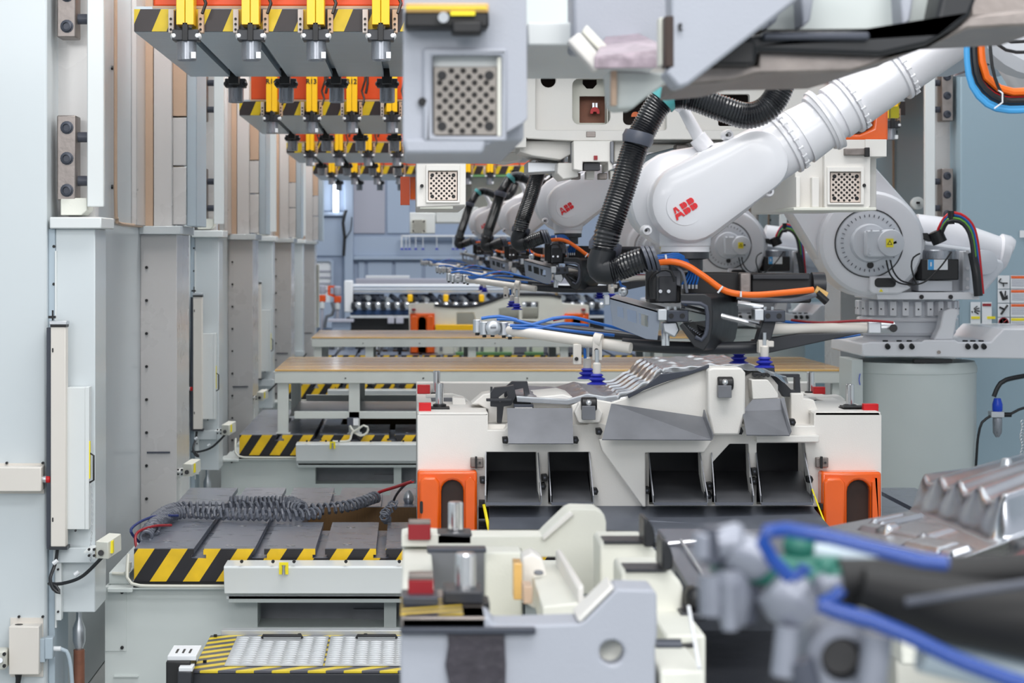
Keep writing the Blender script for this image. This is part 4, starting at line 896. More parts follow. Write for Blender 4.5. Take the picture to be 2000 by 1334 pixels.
# deck and right side of the die
B().box(X(1350, 4.5), 2.9, 4.15, 5.9, .8, 1.18).done('deck_body', M_carbon, N_, bevel=.006)
B().box(X(1310, 5.6), 2.9, 5.5, 5.9, .8, 1.40).done('rear_deck', M_deck, N_, bevel=.004)
B().prism([P(1290, 1052, 5.6), P(1600, 1052, 5.6), P(1480, 1160, 4.9), P(1355, 1160, 4.9)], (0, 0, -.02)).done('sloped_plate', M_deck, N_, bevel=.003)
B().tube([P(1330, 1055, 5.5), P(1420, 1195, 4.7)], .004, 6).done('plate_edge', M_alu, N_)
B().tube([P(1305, 1062, 5.5), P(1372, 1056, 5.5)], .006, 8).done('plate_handle', M_chrome, N_)
B().pb(1760, 1222, 2350, 1300, 4.2, .1).done('cream_wall', M_cream, N_, bevel=.006); B().box(X(1750, 4.6), 2.8, 4.6, 5.4, 1.15, 1.44).done('cream_body', M_cream, N_, bevel=.008)
B().pb(1912, 1252, 1943, 1278, 4.12, .05).done('wall_clip', M_black, N_, bevel=.006)
B().tube([P(1840, 1262, 4.13), P(1912, 1265, 4.13), P(1943, 1266, 4.13), P(2040, 1272, 4.13)], .003, 6).done('wall_cable', M_black, N_)

# stamped floor panel at right, resting on that die
Aq, Bq, Cq, Eq = Vector((1.126, 5.7, 1.425)), Vector((1.262, 4.75, 1.482)), Vector((2.10, 5.25, 1.66)), Vector((2.10, 6.7, 1.44))
def pat(u, v):
    p = Aq*(1-u)*(1-v)+Bq*(1-u)*v+Eq*u*(1-v)+Cq*u*v; z = 0
    d = u-(.36-.22*v); t = max(0, min(1, d/.07)); t = t*t*(3-2*t); e_ = max(0, min(1, (.97-v)/.06)); t *= e_
    z += .075*t*(1+.45*u)
    if t > 0: z += .014*t*math.sin((v*4.6+u*.8)*2*PI)
    for (bu, bv, su, sv) in ((.06, .75, .03, .10), (.14, .5, .05, .13), (.10, .30, .02, .09), (.22, .22, .07, .015), (.22, .12, .05, .012), (.05, .92, .03, .03)):
        q_ = max(abs(u-bu)/su, abs(v-bv)/sv)
        if q_ < 1.3: z += .012*(1-t)*min(1, (1.3-q_)*4)
    p.z += z; return p
o = MB((1.6, 5.5, 1.5)); n1, n2 = 150, 120
Vt = [[o.v(pat(i/n1, j/n2)) for i in range(n1+1)] for j in range(n2+1)]
for j in range(n2):
    for i in range(n1): o.bm.faces.new((Vt[j][i], Vt[j+1][i], Vt[j+1][i+1], Vt[j][i+1]))
bmesh.ops.recalc_face_normals(o.bm, faces=o.bm.faces)
pn = o.done('stamped_panel', M_pan, ang=70); tag(pn, 'large stamped metal floor panel with ribs at lower right, soft focus', 'metal panel')
md = pn.modifiers.new('thickness', 'SOLIDIFY'); md.thickness = .003
o = MB(P(1966, 915, 5.8)); o.lathe(P(1966, 922, 5.8), (0, 0, 1), [(.02, 0), (.014, .034), (.012, .038), (.004, .04)], 20)
tag(o.done('locating_pin', M_alu), 'tapered metal pin standing on the ribbed stamped panel', 'pin')

T_ = thing('upper_die', 'nearest upper die with dark perforated plate, big pale block across the top', 'stamping die', (.5, 4.5, 2.3), 'dies of the press line')
DT = 4.6
B().plate([(788, -60), (1028, -60), (1030, 232), (1022, 240), (955, 283), (790, 288), (786, 280)], [rr(845, 106, 982, 266, 8)], DT, .1).done('front_wall', M_shade, T_, bevel=.012, seg=3)
B().box(X(788, DT), X(1028, DT), DT+.1, 5.9, Z(272, DT), Z(-60, DT)).done('heel_body', M_shade, T_, bevel=.01)
B().pp([(788, 270), (950, 270), (944, 300), (790, 300)], DT-.01, .2).done('heel_foot', M_shade, T_, bevel=.008)
B().plate([(826, 94), (990, 94), (990, 276), (826, 276)], [[(843, 108), (980, 108), (980, 268), (843, 268)]], DT-.012, .02).done('plate_frame', M_shade, T_, bevel=.006)
perf(T_, 847, 130, 972, 264, DT+.01, 5, M_ceil2, .046)
B().box(X(972, DT), X(979, DT), DT+.0, DT+.1, Z(266, DT), Z(112, DT)).done('recess_side', M_cream, T_)
B().pb(846, 110, 980, 130, DT+.03, .02).done('recess_top', M_colw, T_)
B().pb(790, 22, 955, 54, DT-.08, .08).done('latch_plate', M_black, T_, bevel=.006); B().pb(792, 6, 955, 24, DT-.085, .08).done('latch_strip', M_slat, T_, bevel=.004)
B().pb(792, 14, 950, 17, DT-.09, .01).done('yellow_line', M_laby, T_); B().pb(880, 22, 928, 30, DT-.095, .02).done('yellow_tab', M_laby, T_); B().pb(882, 40, 942, 66, DT-.1, .06).done('latch_hook', M_black, T_, bevel=.006)
B().cyl(P(866, 34, DT-.1), P(866, 34, DT-.08), .012, 12).done('bolt', M_alu, T_)
B().cyl(P(825, 199, DT-.012), P(825, 199, DT), .010, 10).done('bolt', M_black, T_)
# shelf and middle parts
B().box(X(1022, 5.4), X(1320, 5.4), 5.2, 6.2, Z(104, 5.4), Z(60, 5.4)).done('rear_shelf', M_colw, T_, bevel=.006)
B().pp([(1025, 108), (1128, 108), (1128, -60), (1025, -60)], 5.75, .2).done('rear_wall', M_bed, T_, bevel=.006)
B().pb(1120, -60, 1330, 96, 5.1, .2).done('mid_wall', M_shade, T_, bevel=.01)
g_ = B(); g_.pp([(1108, 80), (1132, 62), (1186, 124), (1162, 140)], 4.9, .06); g_.done('slanted_bar', M_white, T_, bevel=.006)
g_ = B(); g_.pp([(1136, 62), (1146, 48), (1196, 100), (1190, 120)], 4.95, .05); g_.done('slanted_bar', M_cream, T_, bevel=.004)
g_ = B(); g_.prism([P(1160, 135, 4.8), P(1292, 135, 4.8), P(1306, 118, 4.8), P(1215, 70, 5.3), P(1195, 70, 5.3)], (0, 0, .03)); g_.done('stained_plate', mat('pink_stained', (176, 160, 170), .45, var=.55, scale=30, stretch=(1, 3, 1)), T_, bevel=.004)
B().pp([(1190, 138), (1212, 138), (1300, 142), (1305, 160), (1262, 190), (1238, 210), (1208, 212), (1196, 205)], 4.9, .16).done('wedge', M_bed, T_, bevel=.006)
B().pb(1194, 138, 1205, 206, 4.88, .03).done('rubber_strip', M_tan, T_, bevel=.002)
B().pb(1299, 31, 1316, 130, 4.5, .06).done('rubber_strip', M_brown, T_, bevel=.002)
B().pb(1288, 34, 1299, 128, 4.55, .05).done('strip_backing', M_cream, T_, bevel=.002)
B().pp([(1312, -60), (1620, -60), (1570, -10), (1345, 166), (1325, 172), (1300, 140), (1312, 130)], 4.5, .12).done('front_beam', M_shade, T_, bevel=.008)
B().pp([(1324, 48), (1330, 44), (1333, 50), (1330, 54), (1334, 60), (1326, 60)], 4.49, .004).done('paint_mark', M_black, T_)
B().pp([(1345, 166), (1570, -10), (1500, -60), (1620, -60), (1830, -60), (1822, 52), (1815, 55), (1480, 58), (1430, 90), (1390, 130)], 4.75, .12).done('rear_beam', M_bed, T_, bevel=.008)
for x in (1500, 1565, 1760): B().pp([(x-4, -60), (x+32, -60), (x+18, 40), (x+2, 54)], 4.66, .1).done('rib', M_shade, T_, bevel=.006)
B().pp([(1380, 100), (1420, 74), (1480, 68), (1825, 60), (1850, -60), (1930, -60), (1895, 30), (1865, 55), (1810, 88), (1720, 108), (1480, 100), (1476, 128), (1395, 128)], 4.62, .2).done('dark_band', M_rubber, T_, bevel=.01)
B().pb(1490, 62, 1700, 78, 4.6, .05).done('steel_edge', M_carbon2, T_, bevel=.006); B().pb(1400, 78, 1475, 126, 4.58, .1).done('dark_box', M_black, T_, bevel=.006)
u_ = [(1345, 134), (1400, 128), (1480, 128), (1480, 100), (1720, 108), (1810, 88), (1865, 55), (1895, 30), (2080, 10), (2080, 46), (1890, 56), (1850, 76), (1790, 98), (1700, 128), (1660, 140), (1480, 144), (1430, 158), (1340, 166)]
B().pp(u_, 4.66, .5).done('pressing_face', M_worn, T_, bevel=.006)
B().pb(1895, -60, 2100, 38, 4.9, .3).done('outer_body', M_worn, T_, bevel=.006)
B().pb(1300, -60, 2100, 20, 5.1, .8).done('top_body', M_bed, T_)

# ================================================================ robots
def ring(parent, c, r, m, name='ring', w_=.006, h=.012):
    return MB().lathe(c, (0, -1, 0), [(r-w_, -.002), (r-w_, h), (r, h), (r, -.002)], 48).done(name, m, parent)
def abb(parent, org, size, ang, hs=1.4):
    """red three-letter emblem, each letter split by a white line"""
    A1 = [(.215, .53), (.42, .53), (.54, .80), (.54, 1), (.40, 1)]; A2 = [(0, 0), (.24, 0), (.30, .18), (.54, .18), (.54, .47), (.19, .47)]
    mir = lambda q_: [(1.12-x, y) for x, y in q_][::-1]
    B1 = [(.4, 0), (.56, 0), (.75, .08), (.82, .25), (.76, .40), (.62, .47), (.4, .47)]; B2 = [(.4, .53), (.6, .53), (.72, .60), (.76, .77), (.69, .93), (.54, 1), (.4, 1)]
    B3 = [(0, 0), (.35, 0), (.35, .47), (0, .47)]; B4 = [(0, .53), (.35, .53), (.35, 1), (0, 1)]
    b = MB(); ca, sa = math.cos(ang), math.sin(ang)
    def put(poly, dx):
        b.prism([Vector(org)+Vector(((x+dx)*size*ca-(y*size*hs)*sa, 0, (x+dx)*size*sa+y*size*hs*ca)) for x, y in poly], (0, .004, 0))
    for q_ in (A1, A2, mir(A1), mir(A2)): put(q_, 0)
    for dx in (1.2, 2.1):
        for q_ in (B1, B2, B3, B4): put(q_, dx)
    return b.done('red_emblem', M_logo, parent)
def corr(path, R, pitch=.011, n=14):
    pts = catmull(path, pitch/2); r = [R*(1.0 if i % 2 else .92) for i in range(len(pts))]
    return MB().tube(pts, r, n)
dom = lambda d, k=1.: [(.93, .10*k+d), (1.0, .085*k+d), (1.0, .02+d), (.975, .0+d), (.93, -.016+d), (.8, -.028+d), (.45, -.034+d), (.03, -.035+d)]
def robot(k, lab, dx, dz, base=True):
    r = thing('industrial_robot', lab, 'robot', (3.395, 8.0+k*STEP, 1.4845), 'robots of the press line')
    off = Vector((dx, k*STEP, dz))
    def part(b, name, m, par=None, o=off, bevel=0., label=None): b.move(o); return b.done(name, m, par or r, bevel=bevel, label=label)
    D = 8.0
    # forearm housing with emblem
    h = part(MB().capsule(P(1347, 396, D), .158, P(1478, 316, D), .128, dom(0)), 'forearm_cover', M_robot)
    part(MB().lathe(P(1338, 404, D-.03), (0, -1, 0), [(.076, -.01), (.076, .0), (.072, .004), (.03, .006), (.001, .006)], 36), 'round_lid', M_robot, h)
    a_ = abb(h, P(1322, 431, D-.040)+off, .0345, .56)
    for (x, y) in ((1366, 308), (1283, 384), (1420, 264), (1262, 450), (1333, 457), (1432, 411), (1499, 375)):
        part(MB().lathe(P(x, y, D+.05), (0, -1, 0), [(.022, -.03), (.022, .02), (.018, .045), (.010, .047), (.010, .03)], 14), 'screw_boss', M_robot, h)
        part(MB().cyl(P(x, y, D), P(x, y, D-.001), .006, 8), 'screw', M_black, h)
    part(MB().capsule(P(1330, 390, D+.14), .200, P(1420, 350, D+.14), .150, [(.96, .14), (1, .12), (1, .02), (.97, .0), (.85, -.012), (.05, -.02)]), 'elbow_body', M_robot)
    part(MB().capsule(P(1310, 392, D+.2), .170, P(1400, 360, D+.2), .150, [(.96, .2), (1, .18), (1, .02), (.97, .0)]), 'elbow_back', M_robotg)
    # wrist going down
    part(MB().lathe(P(1338, 455, D+.12), (0, 0, -1), [(.10, -.05), (.102, .02), (.10, .05), (.096, .055), (.096, .075)], 32), 'wrist', M_robot)
    part(MB().lathe(P(1338, 494, D+.12), (0, 0, -1), [(.092, -.02), (.094, .0), (.094, .022), (.07, .026), (.07, .07)], 32), 'wrist_flange', M_carbon)
    # tube of the forearm, three flanges
    def seg(p0, r0, p1, r1, name='forearm_tube', m=M_robot):
        return part(MB().tube([P(*p0), P(*p0).lerp(P(*p1), .5), P(*p1)], [r0, (r0+r1)/2, r1], 28), name, m)
    seg((1470, 318, D+.1), .128, (1560, 266, D+.1), .112); seg((1560, 268, D+.1), .118, (1640, 218, D+.1), .098); seg((1615, 232, D+.1), .135, (1600, 242, D+.1), .12)
    seg((1630, 222, D+.1), .112, (1755, 142, D+.1), .098); seg((1750, 146, D+.1), .098, (1900, 60, D+.1), .070); seg((1880, 72, D+.1), .070, (2000, 0, D+.1), .095)
    for (x, y, rr_) in ((1533, 282, .128), (1543, 276, .126), (1608, 236, .132), (1655, 206, .122), (1664, 200, .122), (1752, 145, .112), (1762, 139, .110)):
        d_ = (P(1755, 142, D)-P(1533, 282, D)).normalized()*.012; c_ = P(x, y, D+.1)
        fl = part(MB().tube([c_-d_*.6, c_+d_*.6], rr_, 30), 'flange', M_robot, bevel=.002)
        if x in (1543, 1664, 1762):
            u = d_.normalized().cross(Vector((0, 1, 0))).normalized(); v2 = Vector((0, -1, 0))
            bb = MB()
            for i in range(9):
                a = -1.25+i*2.5/8; q_ = c_+(v2*math.cos(a)+u*math.sin(a))*rr_*.97; bb.cyl(q_-d_*.75, q_+d_*.9, .006, 8)
            part(bb, 'flange_bolts', M_robot, fl)['kind'] = 'stuff'
    for (p0, p1) in (((1330, 205), (1372, 282)),):
        st = part(MB().tube([P(p0[0], p0[1], D+.12), P(p1[0], p1[1], D+.12)], [.022, .026], 14), 'hose_support', M_robot)
        part(MB().tube([P(1318, 200, D+.1), P(1342, 216, D+.14)], .026, 14), 'support_head', M_robot, st); part(MB().tube([P(1362, 268, D+.12), P(1380, 290, D+.12)], .036, 14), 'support_foot', M_robot, st)
    # dress pack hose
    hp = [P(1532, 60, D), P(1530, 150, D-.06), P(1505, 205, D-.08), P(1462, 226, D-.08), P(1410, 212, D-.08), P(1350, 190, D-.06), P(1315, 188, D-.05), P(1288, 202, D-.05), P(1262, 245, D-.05), P(1240, 290, D-.06), P(1215, 370, D-.08), P(1188, 450, D-.1), P(1180, 490, D-.1)]
    part(corr(hp, .053), 'corrugated_hose', M_hose)
    part(corr([P(1192, 529, D-.115), P(1210, 524, D-.12), P(1235, 514, D-.14), P(1268, 503, D-.16)], .049), 'corrugated_hose', M_hose)
    el = part(MB().tube(catmull([P(1183, 484, D-.1), P(1175, 503, D-.1), P(1171, 520, D-.1), P(1178, 531, D-.11), P(1196, 529, D-.12)], .012), .050, 20), 'hose_elbow', M_rubber)
    for (a, b, rr_) in (((1249, 258), (1243, 282), .062), ((1186, 470), (1178, 494), .066)):
        part(MB().tube([P(a[0], a[1], D-.08), P((a[0]+b[0])/2, (a[1]+b[1])/2, D-.08), P(b[0], b[1], D-.08)], [rr_*.9, rr_, rr_*.9], 20), 'hose_clamp', M_clamp)
    part(MB().tube([P(1305, 186, D-.05), P(1292, 200, D-.05)], .056, 20), 'teal_strap', M_teal)
    for x in (1258, 1267, 1276): part(MB().cyl(P(x, 506, D-.16), P(x+6, 504, D-.16), .052, 20), 'hose_end_ring', M_clamp)
    # upper elbow, lower arm, base, all where the robot stands
    o2 = Vector((0, k*STEP, 0))
    part(MB().capsule(Vector((3.08, 7.62, 2.245)), .355, Vector((2.33, 7.62, 3.26)), .24, [(.96, .3), (1, .28), (1, .02), (.97, 0)]), 'lower_arm', M_robot, None, o2)
    part(MB().lathe(Vector((2.33, 7.56, 3.10)), (0, -1, 0), [(.26, -.1), (.26, .04), (.22, .07), (.10, .075), (.10, .15), (.07, .16)], 32), 'elbow_motor', M_robotg, None, o2)
    def eb(b, name, m, par=None, bevel=0., label=None): b.move((0, (k-1)*STEP, 0)); return b.done(name, m, par or r, bevel=bevel, label=label)
    if not base: return r
    E = 13.5
    dk = eb(MB().lathe(P(1698, 475, E+.1), (0, -1, 0), [(.345, -.2), (.345, .06), (.325, .09), (.30, .10), (.2, .105)], 48), 'shoulder_disc', M_robot)
    dr = eb(MB().lathe(P(1697, 475, E), (0, -1, 0), [(.222, .0), (.222, .006), (.21, .014), (.13, .02), (.12, .06), (.08, .065)], 40), 'dial', M_robotg, dk)
    b = MB(); c_ = P(1697, 475, E-.003)
    for i in range(36):
        a = 2*PI*i/36; d_ = Vector((math.cos(a), 0, math.sin(a))); t_ = Vector((-math.sin(a), 0, math.cos(a)))*.0022; q_ = c_+d_*.172
        b.prism([q_-t_, q_+t_, q_+t_+d_*.018, q_-t_+d_*.018], (0, .006, 0)); b.move((0, 0, 0))
    b.move((0, -.022, 0)); o = eb(b, 'dial_marks', M_clamp, dk); o['kind'] = 'stuff'
    b = MB(); b.lathe(c_, (0, -1, 0), [(.221, -.01), (.221, .010), (.227, .010), (.227, -.01)], 56); eb(b, 'dial_ring', M_black, dk)
    mt = eb(MB().pp(rr(1692, 450, 1730, 502, 6), E-.14, .16), 'gear_block', M_robotg, bevel=.008)
    eb(MB().lathe(P(1737, 475, E-.1), (0, -1, 0), [(.092, -.08), (.092, .03), (.085, .06), (.05, .07), (.001, .07)], 30), 'motor_cover', M_robotg, mt)
    eb(MB().pb(1731, 466, 1745, 483, E-.178, .006), 'yellow_label', M_laby, mt); eb(MB().pp([(1733, 478), (1738, 469), (1743, 478)], E-.181, .003), 'warning_triangle', M_black, mt); eb(MB().pp([(1735, 477), (1738, 471.5), (1741, 477)], E-.183, .003), 'triangle_fill', M_laby, mt)
    eb(MB().pp([(1745, 473), (1750, 470), (1752, 475), (1745, 477)], E-.17, .004), 'yellow_arrow', M_laby, mt)
    eb(MB().cyl(P(1700, 518, E), P(1700, 518, E-.03), .022, 16), 'plug', M_black, dk)
    for (x, y) in ((1693, 453), (1702, 450), (1720, 450), (1700, 487), (1700, 495), (1664, 448), (1688, 432), (1640, 486)): eb(MB().cyl(P(x, y, E-.15 if x > 1690 and y > 440 else E), P(x, y, (E-.15 if x > 1690 and y > 440 else E)-.01), .008, 8), 'bolt', M_robotg, mt)
    # housing right of the disc, pivot body
    eb(MB().pp([(1745, 430), (1772, 432), (1790, 470), (1850, 478), (1912, 486), (1914, 575), (1870, 580), (1740, 580), (1736, 530), (1755, 500)], E+.25, .5), 'turret', M_robotg, bevel=.02)
    eb(MB().pp([(1700, 540), (1745, 538), (1758, 548), (1780, 562), (1756, 574), (1706, 574), (1699, 568)], E-.05, .3), 'socket_housing', M_robot, bevel=.01)
    eb(MB().pp(rr(1709, 543, 1750, 561, 7), E-.06, .03), 'socket_cover', M_black, bevel=.003); eb(MB().pb(1715, 563, 1735, 571, E-.055, .004), 'small_label', M_lab); eb(MB().pp([(1717, 570), (1721, 564), (1725, 570)], E-.058, .003), 'small_triangle', M_laby)
    # counterweight arm to the rear
    ct = eb(MB().tube([P(1785, 448, E+.7), P(1840, 460, E+.7), P(1950, 492, E+.7)], [.11, .13, .105], 26), 'balance_arm', M_robot)
    eb(MB().tube([P(1946, 490, E+.7), P(1951, 491, E+.7), P(1966, 494, E+.7), P(1968, 495, E+.7)], [.10, .125, .122, .11], 26), 'arm_cap', M_robot, ct)
    eb(MB().pp([(1880, 482), (1960, 510), (1964, 524), (1920, 575), (1880, 578)], E+.55, .3), 'arm_bracket', M_robotg, bevel=.02)
    eb(MB().lathe(P(1920, 512, E+.55), (0, -1, 0), [(.085, -.02), (.085, .05), (.05, .06)], 28), 'arm_pivot', M_robotg)
    # servo motor
    mo = eb(MB().pb(1799, 506, 1873, 547, E+.02, .26), 'servo_motor', M_black, bevel=.008)
    eb(MB().lathe(P(1833, 506, E+.15), (0, 0, 1), [(.105, -.005), (.118, .0), (.118, .055), (.11, .062)], 30), 'motor_cap', M_motor, mo)
    eb(MB().pb(1812, 507, 1851, 527, E+.015, .006), 'motor_label', M_lab, mo); eb(MB().pb(1813, 507, 1824, 527, E+.012, .006), 'label_stripe', M_labb, mo); eb(MB().pb(1817, 512, 1820, 520, E+.009, .006), 'label_mark', M_lab, mo)
    eb(MB().pb(1794, 548, 1860, 569, E+.05, .25), 'motor_seat', M_robotg, mo, bevel=.004)
    eb(MB().pb(1880, 490, 1896, 568, E+.12, .1), 'side_block', M_robotg, bevel=.008)
    for y in (492, 524, 545, 562): eb(MB().cyl(P(1890, y, E+.12), P(1890, y, E+.1), .012, 8), 'bolt', M_robot)
    # cable arch
    for i, (m, ro, dy) in enumerate(((M_red, 0, 0), (M_blue, 3, .0), (M_labb, 6, .02), (M_greenc, 10, -.01), (M_rubber, 14, -.02), (M_rubber, 14, .03), (M_rubber, 8, .05))):
        pts = [P(1830+ro*.3, 470, E+.1+dy), P(1834+ro*.5, 446+ro*.4, E+.08+dy), P(1852, 419+ro, E+.04+dy), P(1876-ro*.2, 419+ro, E+.02+dy), P(1898-ro*.7, 438+ro*.6, E+dy), P(1908-ro*.8, 470, E-.02+dy), P(1914-ro*.8, 520, E-.04+dy), P(1919-ro*.8, 574, E-.04+dy)]
        eb(MB().tube(catmull(pts, .03), .0125, 8), 'cable', m)
    eb(MB().tube(catmull([P(1899, 495, E-.02), P(1906, 530, E-.05), P(1911, 578, E-.05)], .03), [.03]*len(catmull([P(1899, 495, E-.02), P(1906, 530, E-.05), P(1911, 578, E-.05)], .03)), 12), 'cable_sleeve', M_rubber)
    eb(MB().tube([P(1857, 412, E+.03), P(1858, 438, E+.03)], .022, 10), 'cable_strap', M_black); eb(MB().tube([P(1826, 452, E+.1), P(1836, 474, E+.1)], .05, 14), 'cable_boot', M_black)
    eb(MB().pp([(1790, 455), (1812, 455), (1820, 462), (1845, 471), (1820, 472), (1800, 466)], E+.1, .1), 'cable_bracket', M_black, bevel=.004)
    for pts in ([(1731, 508), (1738, 535), (1755, 552), (1785, 556), (1810, 548), (1838, 520), (1858, 492)], [(1739, 508), (1745, 530), (1760, 548), (1784, 554)], [(1797, 495), (1784, 503), (1780, 520), (1786, 545), (1790, 555)]):
        eb(MB().tube(catmull([P(x, y, E-.12) for x, y in pts], .02), .0055, 8), 'thin_cable', M_black)
    # turntable
    cb = Vector((3.395, E+.48, 0)); zt = lambda y: Z(y, E+.05)
    eb(MB().prism([P(1712, 573, E), P(1740, 573, E), P(1752, 571, E), P(1895, 571, E), P(1912, 578, E), P(1914, 585, E), P(1714, 585, E)], (0, .7, 0)), 'turn_plate', M_robot, bevel=.004)
    for x in (1800, 1857): eb(MB().cyl(P(x, 580, E), P(x, 580, E-.01), .015, 12), 'plate_bolt', M_black)
    eb(MB().lathe(Vector((cb.x, cb.y, zt(622))), (0, 0, 1), [(.315, -.12), (.325, -.10), (.315, -.06), (.305, 0), (.30, .13)], 40), 'base_ring', M_robotg)
    b = MB(); b2 = MB()
    for i in range(26):
        a = 2*PI*i/26+.1; d_ = Vector((math.cos(a), math.sin(a), 0)); t_ = Vector((-d_.y, d_.x, 0))*.021
        q_ = cb+d_*.30; z0, z1 = zt(618), zt(590)
        b.prism([q_-t_+Vector((0, 0, z0)), q_+t_+Vector((0, 0, z0)), q_+t_+Vector((0, 0, z1)), q_-t_+Vector((0, 0, z1))], d_*.045)
        b2.cyl(q_+d_*.04+Vector((0, 0, zt(605))), q_+d_*.048+Vector((0, 0, zt(605))), .006, 6)
    o = eb(b, 'ring_lugs', M_robot, bevel=.003); eb(b2, 'lug_bolts', M_black, o)
    b = MB(); b.lathe(Vector((cb.x, cb.y, zt(626))), (0, 0, 1), [(.33, -.012), (.34, 0), (.33, .012)], 40); eb(b, 'ring_flange', M_robot)
    eb(MB().lathe(Vector((cb.x, cb.y, zt(668))), (0, 0, 1), [(.30, 0), (.29, .03), (.285, .06), (.31, .075), (.31, .09)], 40), 'foot_ring', M_robotg)
    eb(MB().pp([(1843, 608), (1858, 602), (1872, 604), (1872, 612), (1868, 625), (1862, 664), (1824, 664), (1836, 640)], E+.02, .12), 'foot_bracket', M_robot, bevel=.01)
    eb(MB().prism([P(1684, 671, E), P(1700, 668, E), P(1800, 668, E), P(1806, 664, E), P(1866, 664, E), P(1872, 668, E), P(1935, 668, E), P(1960, 642, E), P(2060, 642, E), P(2060, 702, E), P(1684, 696, E)], (0, 1.0, 0)), 'foot_plate', M_robot, bevel=.01)
    for x in (1729, 1756, 1776, 1885, 1900, 1916): eb(MB().cyl(P(x, 669, E+.06)+Vector((0, 0, 0)), P(x, 677, E+.06)+Vector((0, -.08, 0)), .017, 12), 'anchor_bolt', M_black)
    for x in (1729, 1756, 1776, 1885, 1900, 1916): eb(MB().lathe(P(x, 671, E+.06), (0, 0, 1), [(.018, -.005), (.018, .022), (.01, .023)], 12), 'anchor_cap', M_black)
    eb(MB().cyl(P(1834, 688, E), P(1834, 688, E-.01), .012, 12), 'plate_stud', M_worn)
    return r
robot(0, 'white robot in front with red lettering and black hose, arm over the nearest white die', 0, 0)
robot(1, 'white robot behind the nearest, its large base and dial at right', 0, .125)
robot(2, 'white robot third in the row, arm mostly hidden, base left of the large one', 0, .12)
robot(3, 'white robot farthest away with small red lettering', -.12, .155)
def pedestal(k, lab):
    D = 13.5; c = thing('robot_pedestal', lab, 'pedestal', (3.395, D+.45, 0), 'robot pedestals')
    MB().lathe((3.395, D+.45, 0), (0, 0, 1), [(.46, 0), (.45, .02), (.45, 1.38), (.455, 1.385), (.455, 1.42), (.44, 1.45), (.44, 1.455)], 64).done('column', M_bed, c)
    MB().box(X(1670, D), X(1692, D), D+.1, D+.5, .6, Z(704, D)).done('side_plate', M_bed, c, bevel=.004)
    MB().pb(1786, 702, 1860, 709, D-.01, .06).done('dark_gap', M_black, c, bevel=.002)
    MB().tube(catmull([P(1680, 730, D+.09), P(1678, 742, D+.09), P(1680, 752, D+.09)], .01), .003, 6).done('pen_mark', M_blue2, c)
    for v_ in c.children:
        pass
    return c
p1 = pedestal(1, 'cream white round pedestal under the large robot base at right')
dup(p1, (0, -STEP, 0), 'round pedestal under the front robot, outside the frame at right')
dup(p1, (0, STEP, 0), 'round pedestal under the farther robot base behind the slatted table')
dup(p1, (0, 2*STEP, 0), 'round pedestal farthest away, nearly hidden')
c = thing('air_filter', 'blue topped air filter with clear bowl beside the pedestal', 'air filter', P(1948, 855, 13.9))
E = 13.7
MB().lathe(P(1948, 804, E), (0, 0, 1), [(.028, 0), (.034, .01), (.034, .05), (.022, .09)], 16).done('blue_cap', M_blue2, c)
MB().pb(1936, 804, 1962, 816, E-.03, .08).done('body', M_alu, c, bevel=.004); MB().lathe(P(1948, 816, E), (0, 0, -1), [(.03, 0), (.032, .02), (.03, .1), (.012, .13)], 16).done('bowl', M_motor, c)
MB().cyl(P(1960, 810, E), P(1975, 810, E), .016, 12).done('fitting', M_black, c)
MB().tube(catmull([P(1941, 775, E), P(1946, 762, E), P(1965, 742, E), P(2040, 728, E)], .03), .016, 8).done('hose', M_rubber, c); MB().tube(catmull([P(1975, 808, E), P(1990, 800, E), P(2040, 785, E)], .03), .009, 8).done('hose', M_rubber, c)
MB().tube(catmull([P(1936, 812, E), P(1918, 825, E), P(1911, 850, E), P(1908, 880, E), P(1904, 960, E), P(1904, 1020, E)], .03), .009, 8).done('hose', M_rubber, c)
b = MB()
for i in range(22): b.tube([P(1997+1.5*math.sin(i), 826+i*6, E)+Vector((.012*math.cos(a), 0, .02*math.sin(a))) for a in [j*PI/4 for j in range(9)]], .003, 5)
tag(b.done('hanging_chain', M_alu), 'metal chain hanging at the right edge beside the pedestal', 'chain')
for v_ in (): pass
# warning sign on the right frame
D = 15.18
c = thing('safety_sign', 'set of warning pictograms and orange labels on the blue grey column at right', 'sign', P(1955, 640, D))
for i in range(4):
    y = 538+i*27.5
    MB().pb(1974, y, 2040, y+26, D, .006).done('label_panel', M_lab, c); MB().pb(1975, y+1, 2040, y+6, D-.003, .004).done('label_header', M_orange if i < 3 else M_laby, c)
    b = MB(); [b.pb(1976, y+9+j*3.4, 2030, y+10+j*3.4, D-.003, .004) for j in range(4)]; b.done('label_lines', M_wallg, c)
    MB().pb(1949, y, 1972, y+26, D, .006).done('pictogram_panel', M_lab, c)
for x in (1896, 1918):
    MB().pb(x, 590, x+19, 646, D, .006).done('label_panel', M_lab, c); MB().pb(x+1, 593 if x > 1900 else 618, x+18, 598 if x > 1900 else 623, D-.003, .004).done('label_header', M_redd if x > 1900 else M_laby, c)
MB().pb(1928, 618, 1944, 623, D-.003, .004).done('label_header', M_laby, c)
b = MB(); b.tube([P(1955, 544, D-.004), P(1951, 550, D-.004), P(1957, 553, D-.004), P(1968, 553, D-.004)], .005, 6); b.tube([P(1960, 553, D-.004), P(1960, 560, D-.004)], .004, 6); b.done('pictogram', M_black, c)
b = MB(); b.pp([(1952, 570), (1956, 568), (1962, 580), (1968, 576), (1969, 584), (1958, 587)], D-.004, .004); b.tube([P(1963, 578, D-.004), P(1964, 568, D-.004)], .005, 6); b.done('pictogram', M_black, c)
